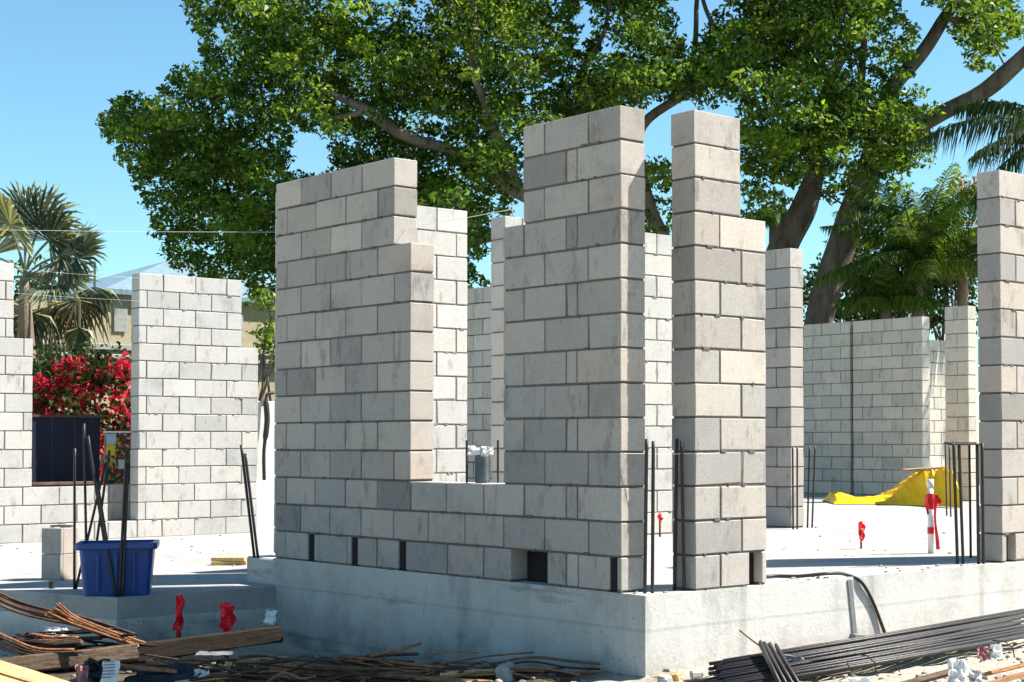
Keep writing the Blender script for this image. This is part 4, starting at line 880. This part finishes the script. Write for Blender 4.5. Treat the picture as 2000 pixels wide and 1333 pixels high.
# palms and growth at right
def feather_palm(label, crown_px, dep, fr, base_px=None, trunk=True, mat='palm_leaf', L=2.4, w=.44, n=30, leafw=.034, hang=.7):
    c = D(*crown_px, dep); b = V((c.x, c.y, -.6)); t = empty('feather_palm', b, label, 'palm', 'feather palms behind the far walls')
    MB().tube(crs([b, b.lerp(c, .5)+V((.05, .05, 0)), c], 6), lerp_list([.17, .12, .10], 6), 10).build('trunk', M['palm_bark'], t, smooth=True)
    for i, (ang, up, l) in enumerate(fr):
        d = RT*math.cos(math.radians(ang))+FW*math.sin(math.radians(ang))+V((0, 0, up)); mb = MB(); frond(mb, c+V((0, 0, random.uniform(-.1, .1))), d, L*l, 1.15 if up > .4 else .8, w, n, leafw, hang=hang, seed=i+int(crown_px[0])); mb.build('frond', M[mat], t)
    return t
ringf = lambda k, a0, up, l: [(a0+360*i/k+random.uniform(-14, 14), up+random.uniform(-.12, .12), l*random.uniform(.85, 1.1)) for i in range(k)]
feather_palm('yellow green feather palm with upright fronds right of the leaning trunk', (1792, 520), 28.5, ringf(9, 10, 2.6, .95)+ringf(11, 30, 1.1, .95)+ringf(9, 0, .35, .85), L=2.2)
feather_palm('low feather palm above the wide far wall', (1730, 600), 28.6, ringf(6, 10, 1.6, .9)+ringf(7, 30, .7, .9), L=1.25)
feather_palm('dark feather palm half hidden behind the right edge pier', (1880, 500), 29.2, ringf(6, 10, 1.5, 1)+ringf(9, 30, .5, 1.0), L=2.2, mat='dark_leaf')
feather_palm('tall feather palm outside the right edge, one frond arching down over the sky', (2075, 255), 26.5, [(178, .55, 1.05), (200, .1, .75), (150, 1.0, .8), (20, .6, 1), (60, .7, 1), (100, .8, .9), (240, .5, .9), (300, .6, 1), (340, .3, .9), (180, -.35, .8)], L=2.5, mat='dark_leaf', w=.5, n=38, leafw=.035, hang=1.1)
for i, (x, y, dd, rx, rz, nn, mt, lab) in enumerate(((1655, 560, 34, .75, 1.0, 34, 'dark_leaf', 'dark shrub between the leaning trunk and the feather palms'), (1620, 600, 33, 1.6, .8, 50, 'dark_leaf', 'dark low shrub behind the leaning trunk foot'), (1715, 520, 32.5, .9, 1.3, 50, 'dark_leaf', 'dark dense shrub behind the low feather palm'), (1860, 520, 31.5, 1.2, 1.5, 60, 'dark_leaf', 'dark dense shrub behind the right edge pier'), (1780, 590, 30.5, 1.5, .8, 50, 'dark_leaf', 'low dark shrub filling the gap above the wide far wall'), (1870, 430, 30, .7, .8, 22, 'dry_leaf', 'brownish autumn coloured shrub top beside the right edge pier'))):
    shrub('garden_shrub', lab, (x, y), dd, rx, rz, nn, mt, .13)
# distant small palm seen in the gap
c = D(1512, 408, 44); b = V((c.x, c.y, -.6)); t = empty('distant_palm', b, 'small distant mop headed palm between the stepped pier and the leaning trunk', 'palm')
MB().tube([b, c], [.2, .14], 8).build('trunk', M['palm_bark'], t, smooth=True)
MB().tube([c, D(1512, 365, 44)], .04, 6).build('spear', M['palm_leaf'], t)
mb = MB()
for i in range(16): frond(mb, c, V((math.cos(i*.4*math.pi), math.sin(i*.4*math.pi), .5-.05*i)), .75, 1.4, .3, 10, .06, seed=i)
mb.build('fronds', M['palm_leaf'], t)

# ------------------------------------------------------------------ house behind, window props
hd = 37.; hA = D(60, 700, hd); hy0 = hA.y
hz = 4.42; hx0 = hA.x; hx1 = on(720, 700, 1, hy0).x
xe0 = on(205, 560, 1, hy0-.2).x; xe1 = hx1+.5
ht = empty('house', (hx0+3, hy0+3, -.6), 'cream house with a blue grey metal roof behind the back wall', 'house')
MB().box((xe0+.5, hy0, -.6), (hx1, hy0+6, hz), 0).build('wall', M['house'], ht)
MB().box((hx0-1.5, hy0-.02, -.6), (xe0+.49, hy0+5, hz-.25), 0).build('side_wing', M['house'], ht)
x0, x1, yy0, yy1 = xe0, xe1, hy0-.2, hy0+6.5; ym = hy0+3
pk0, pk1 = on(322, 511, 1, ym), on(372, 514, 1, ym)
rp = loft([[V((x0, yy0, hz-.02)), V((x1, yy0, hz-.02)), V((x1, yy1, hz-.02)), V((x0, yy1, hz-.02))], [V((x0, yy0, hz+.10)), V((x1, yy0, hz+.10)), V((x1, yy1, hz+.10)), V((x0, yy1, hz+.10))], [V((pk0.x, ym-.1, pk0.z)), V((pk1.x, ym-.1, pk0.z)), V((pk1.x, ym+.1, pk0.z)), V((pk0.x, ym+.1, pk0.z))]], True, True).build('roof', M['roof'], ht)
MB().box((x0-.03, yy0-.08, hz-.04), (x1+.03, yy0-.004, hz+.11), 0, .01).build('gutter', M['house_trim'], rp)
MB().tube([V((x0, yy0, hz+.13)), V((pk0.x, ym-.1, pk0.z+.03))], .05, 8).build('ridge_cap', M['white_plastic'], rp)
for wx, wy, ww, wh in ((234, 618, .2, .62), (440, 625, .8, 1.2)):
    c = on(wx, wy, 1, hy0); fr_ = MB().box((c.x-ww/2-.07, hy0-.06, c.z-wh/2-.07), (c.x+ww/2+.07, hy0-.025, c.z+wh/2+.07), 0, .008).build('window', M['house_trim'], ht)
    MB().box((c.x-ww/2, hy0-.072, c.z-wh/2), (c.x+ww/2, hy0-.062, c.z+wh/2)).build('pane', M['glass'], fr_)
    for k in range(3): MB().box((c.x-ww/2+ww*(k+.5)/3-.015, hy0-.095, c.z-wh/2), (c.x-ww/2+ww*(k+.5)/3+.015, hy0-.074, c.z+wh/2)).build('bar', M['house_trim'], fr_)
for wy, h_ in ((676, .14), (694, .10)):
    c = on(160, wy, 1, hy0-.12); MB().box((hx0-1.4, hy0-.2, c.z-h_/2), (hx1, hy0-.03, c.z+h_/2), 0, .01).build('trim_band', M['house_trim'], ht)
c = on(170, 728, 1, hy0-.3); MB().box((c.x-.45, hy0-.3, c.z-.15), (c.x+.45, hy0-.21, c.z+.15), 0, .01).build('vent_panel', M['teal'], ht)
# grey blocks stacked behind the gap at the foot of the opening
for k, lab in enumerate(('grey block behind the window gap foot, bottom of its stack', 'grey block behind the window gap foot, middle of its stack', 'grey block behind the window gap foot, top of its stack')):
    c = on(236, 1000, 1, YL+.42); tag(MB().box((c.x-.2+.015*k, YL+.32, ZL+.203*k), (c.x+.2+.015*k, YL+.52, ZL+.203*k+.2), 0, .006).build('concrete_block', M['block']), lab, 'concrete block', 'blocks stacked behind the window gap')
# navy screen and flower board behind the opening
a, b = on(58, 946, 1, YL+.55), on(196, 815, 1, YL+.55)
t = empty('screen_panel', ((a.x+b.x)/2, YL+.55, ZL), 'navy screen panel filling the lower half of the back wall window gap', 'screen')
MB().box((a.x, YL+.55, a.z-.12), (b.x, YL+.58, b.z), 0, .004).build('panel', M['navy'], t)
for x in (a.x+.02, b.x-.02): MB().box((x-.02, YL+.585, ZL), (x+.02, YL+.625, b.z+.02), 0, .003).build('post', M['rebar'], t)
for q in (.3, .62): xq = a.x+(b.x-a.x)*q; MB().box((xq-.006, YL+.545, a.z-.1), (xq+.006, YL+.549, b.z-.01)).build('seam', M['hose'], t)
MB().box((a.x-.02, YL+.53, b.z-.008), (b.x+.02, YL+.6, b.z+.02), 0, .003).build('rail', M['rust_dark'], t)
c = on(110, 947, 1, YL+.1); tag(MB().box((c.x-.28, YL+.06, c.z-.005), (c.x+.42, YL+.14, c.z+.03), 0, .006).build('wood_offcut', M['old_wood']), 'dull wood strip lying on the window ledge before the navy screen', 'wood offcut')
a, b = on(206, 962, 1, YL+.7), on(262, 846, 1, YL+.7)
t = empty('flower_board', ((a.x+b.x)/2, YL+.7, ZL), 'flower printed board right of the navy screen in the window gap', 'board')
MB().box((a.x, YL+.70, a.z), (b.x, YL+.72, b.z), 0, .003).build('board', M['print'], t)
MB().box((a.x+.005, YL+.692, b.z-.26), (a.x+.11, YL+.698, b.z-.14)).build('yellow_patch', M['yellow_patch'], t)
MB().box((a.x+.005, YL+.692, b.z-.135), (a.x+.12, YL+.698, b.z-.01)).build('blue_patch', M['pale_blue'], t)
MB().box((a.x+.15, YL+.692, b.z-.42), (a.x+.25, YL+.698, b.z-.31)).build('pink_patch', M['paper'], t)
MB().box((a.x-.02, YL+.69, b.z+.001), (b.x, YL+.73, b.z+.02)).build('frame', M['white_plastic'], t)
for x in (a.x+.01, b.x-.03): MB().box((x-.01, YL+.722, ZL), (x+.01, YL+.742, b.z)).build('leg', M['conduit'], t)

# ------------------------------------------------------------------ sky, sun, camera
sc = bpy.context.scene
SUN = V((1.72, -1, 2.38)).normalized()
w = bpy.data.worlds.new('World'); sc.world = w; w.use_nodes = True
nt = w.node_tree; bg = nt.nodes['Background']; sky = nt.nodes.new('ShaderNodeTexSky'); sky.sky_type = 'NISHITA'; sky.sun_disc = False
sky.sun_elevation = math.asin(SUN.z); sky.sun_rotation = math.atan2(SUN.x, SUN.y); sky.air_density = 1.0; sky.dust_density = .1; sky.ozone_density = 2.0
tint = mixc(nt, sky.outputs[0], (.68, .95, .95), 1.0); nt.links.new(tint, bg.inputs[0]); bg.inputs[1].default_value = .073
sl = bpy.data.lights.new('sun', 'SUN'); sl.energy = 5.0; sl.angle = math.radians(.5); sl.color = (1, .935, .83)
so = bpy.data.objects.new('sun', sl); C.objects.link(so); so.rotation_euler = SUN.to_track_quat('Z', 'Y').to_euler(); so.location = (0, 0, 30)
cd = bpy.data.cameras.new('camera'); co = bpy.data.objects.new('camera', cd); C.objects.link(co)
cd.sensor_width = 36; cd.lens = FOC/2000*36; cd.shift_x = (1000-PX)/2000; cd.shift_y = (PY-666.5)/2000; cd.clip_end = 3000; cd.clip_start = .05
co.matrix_world = Matrix.Translation(CAM) @ Matrix((RT, UP, -FW)).transposed().to_4x4()
sc.camera = co
sc.view_settings.view_transform = 'Standard'; sc.view_settings.look = 'None'; sc.view_settings.exposure = 1.42; sc.view_settings.gamma = 1
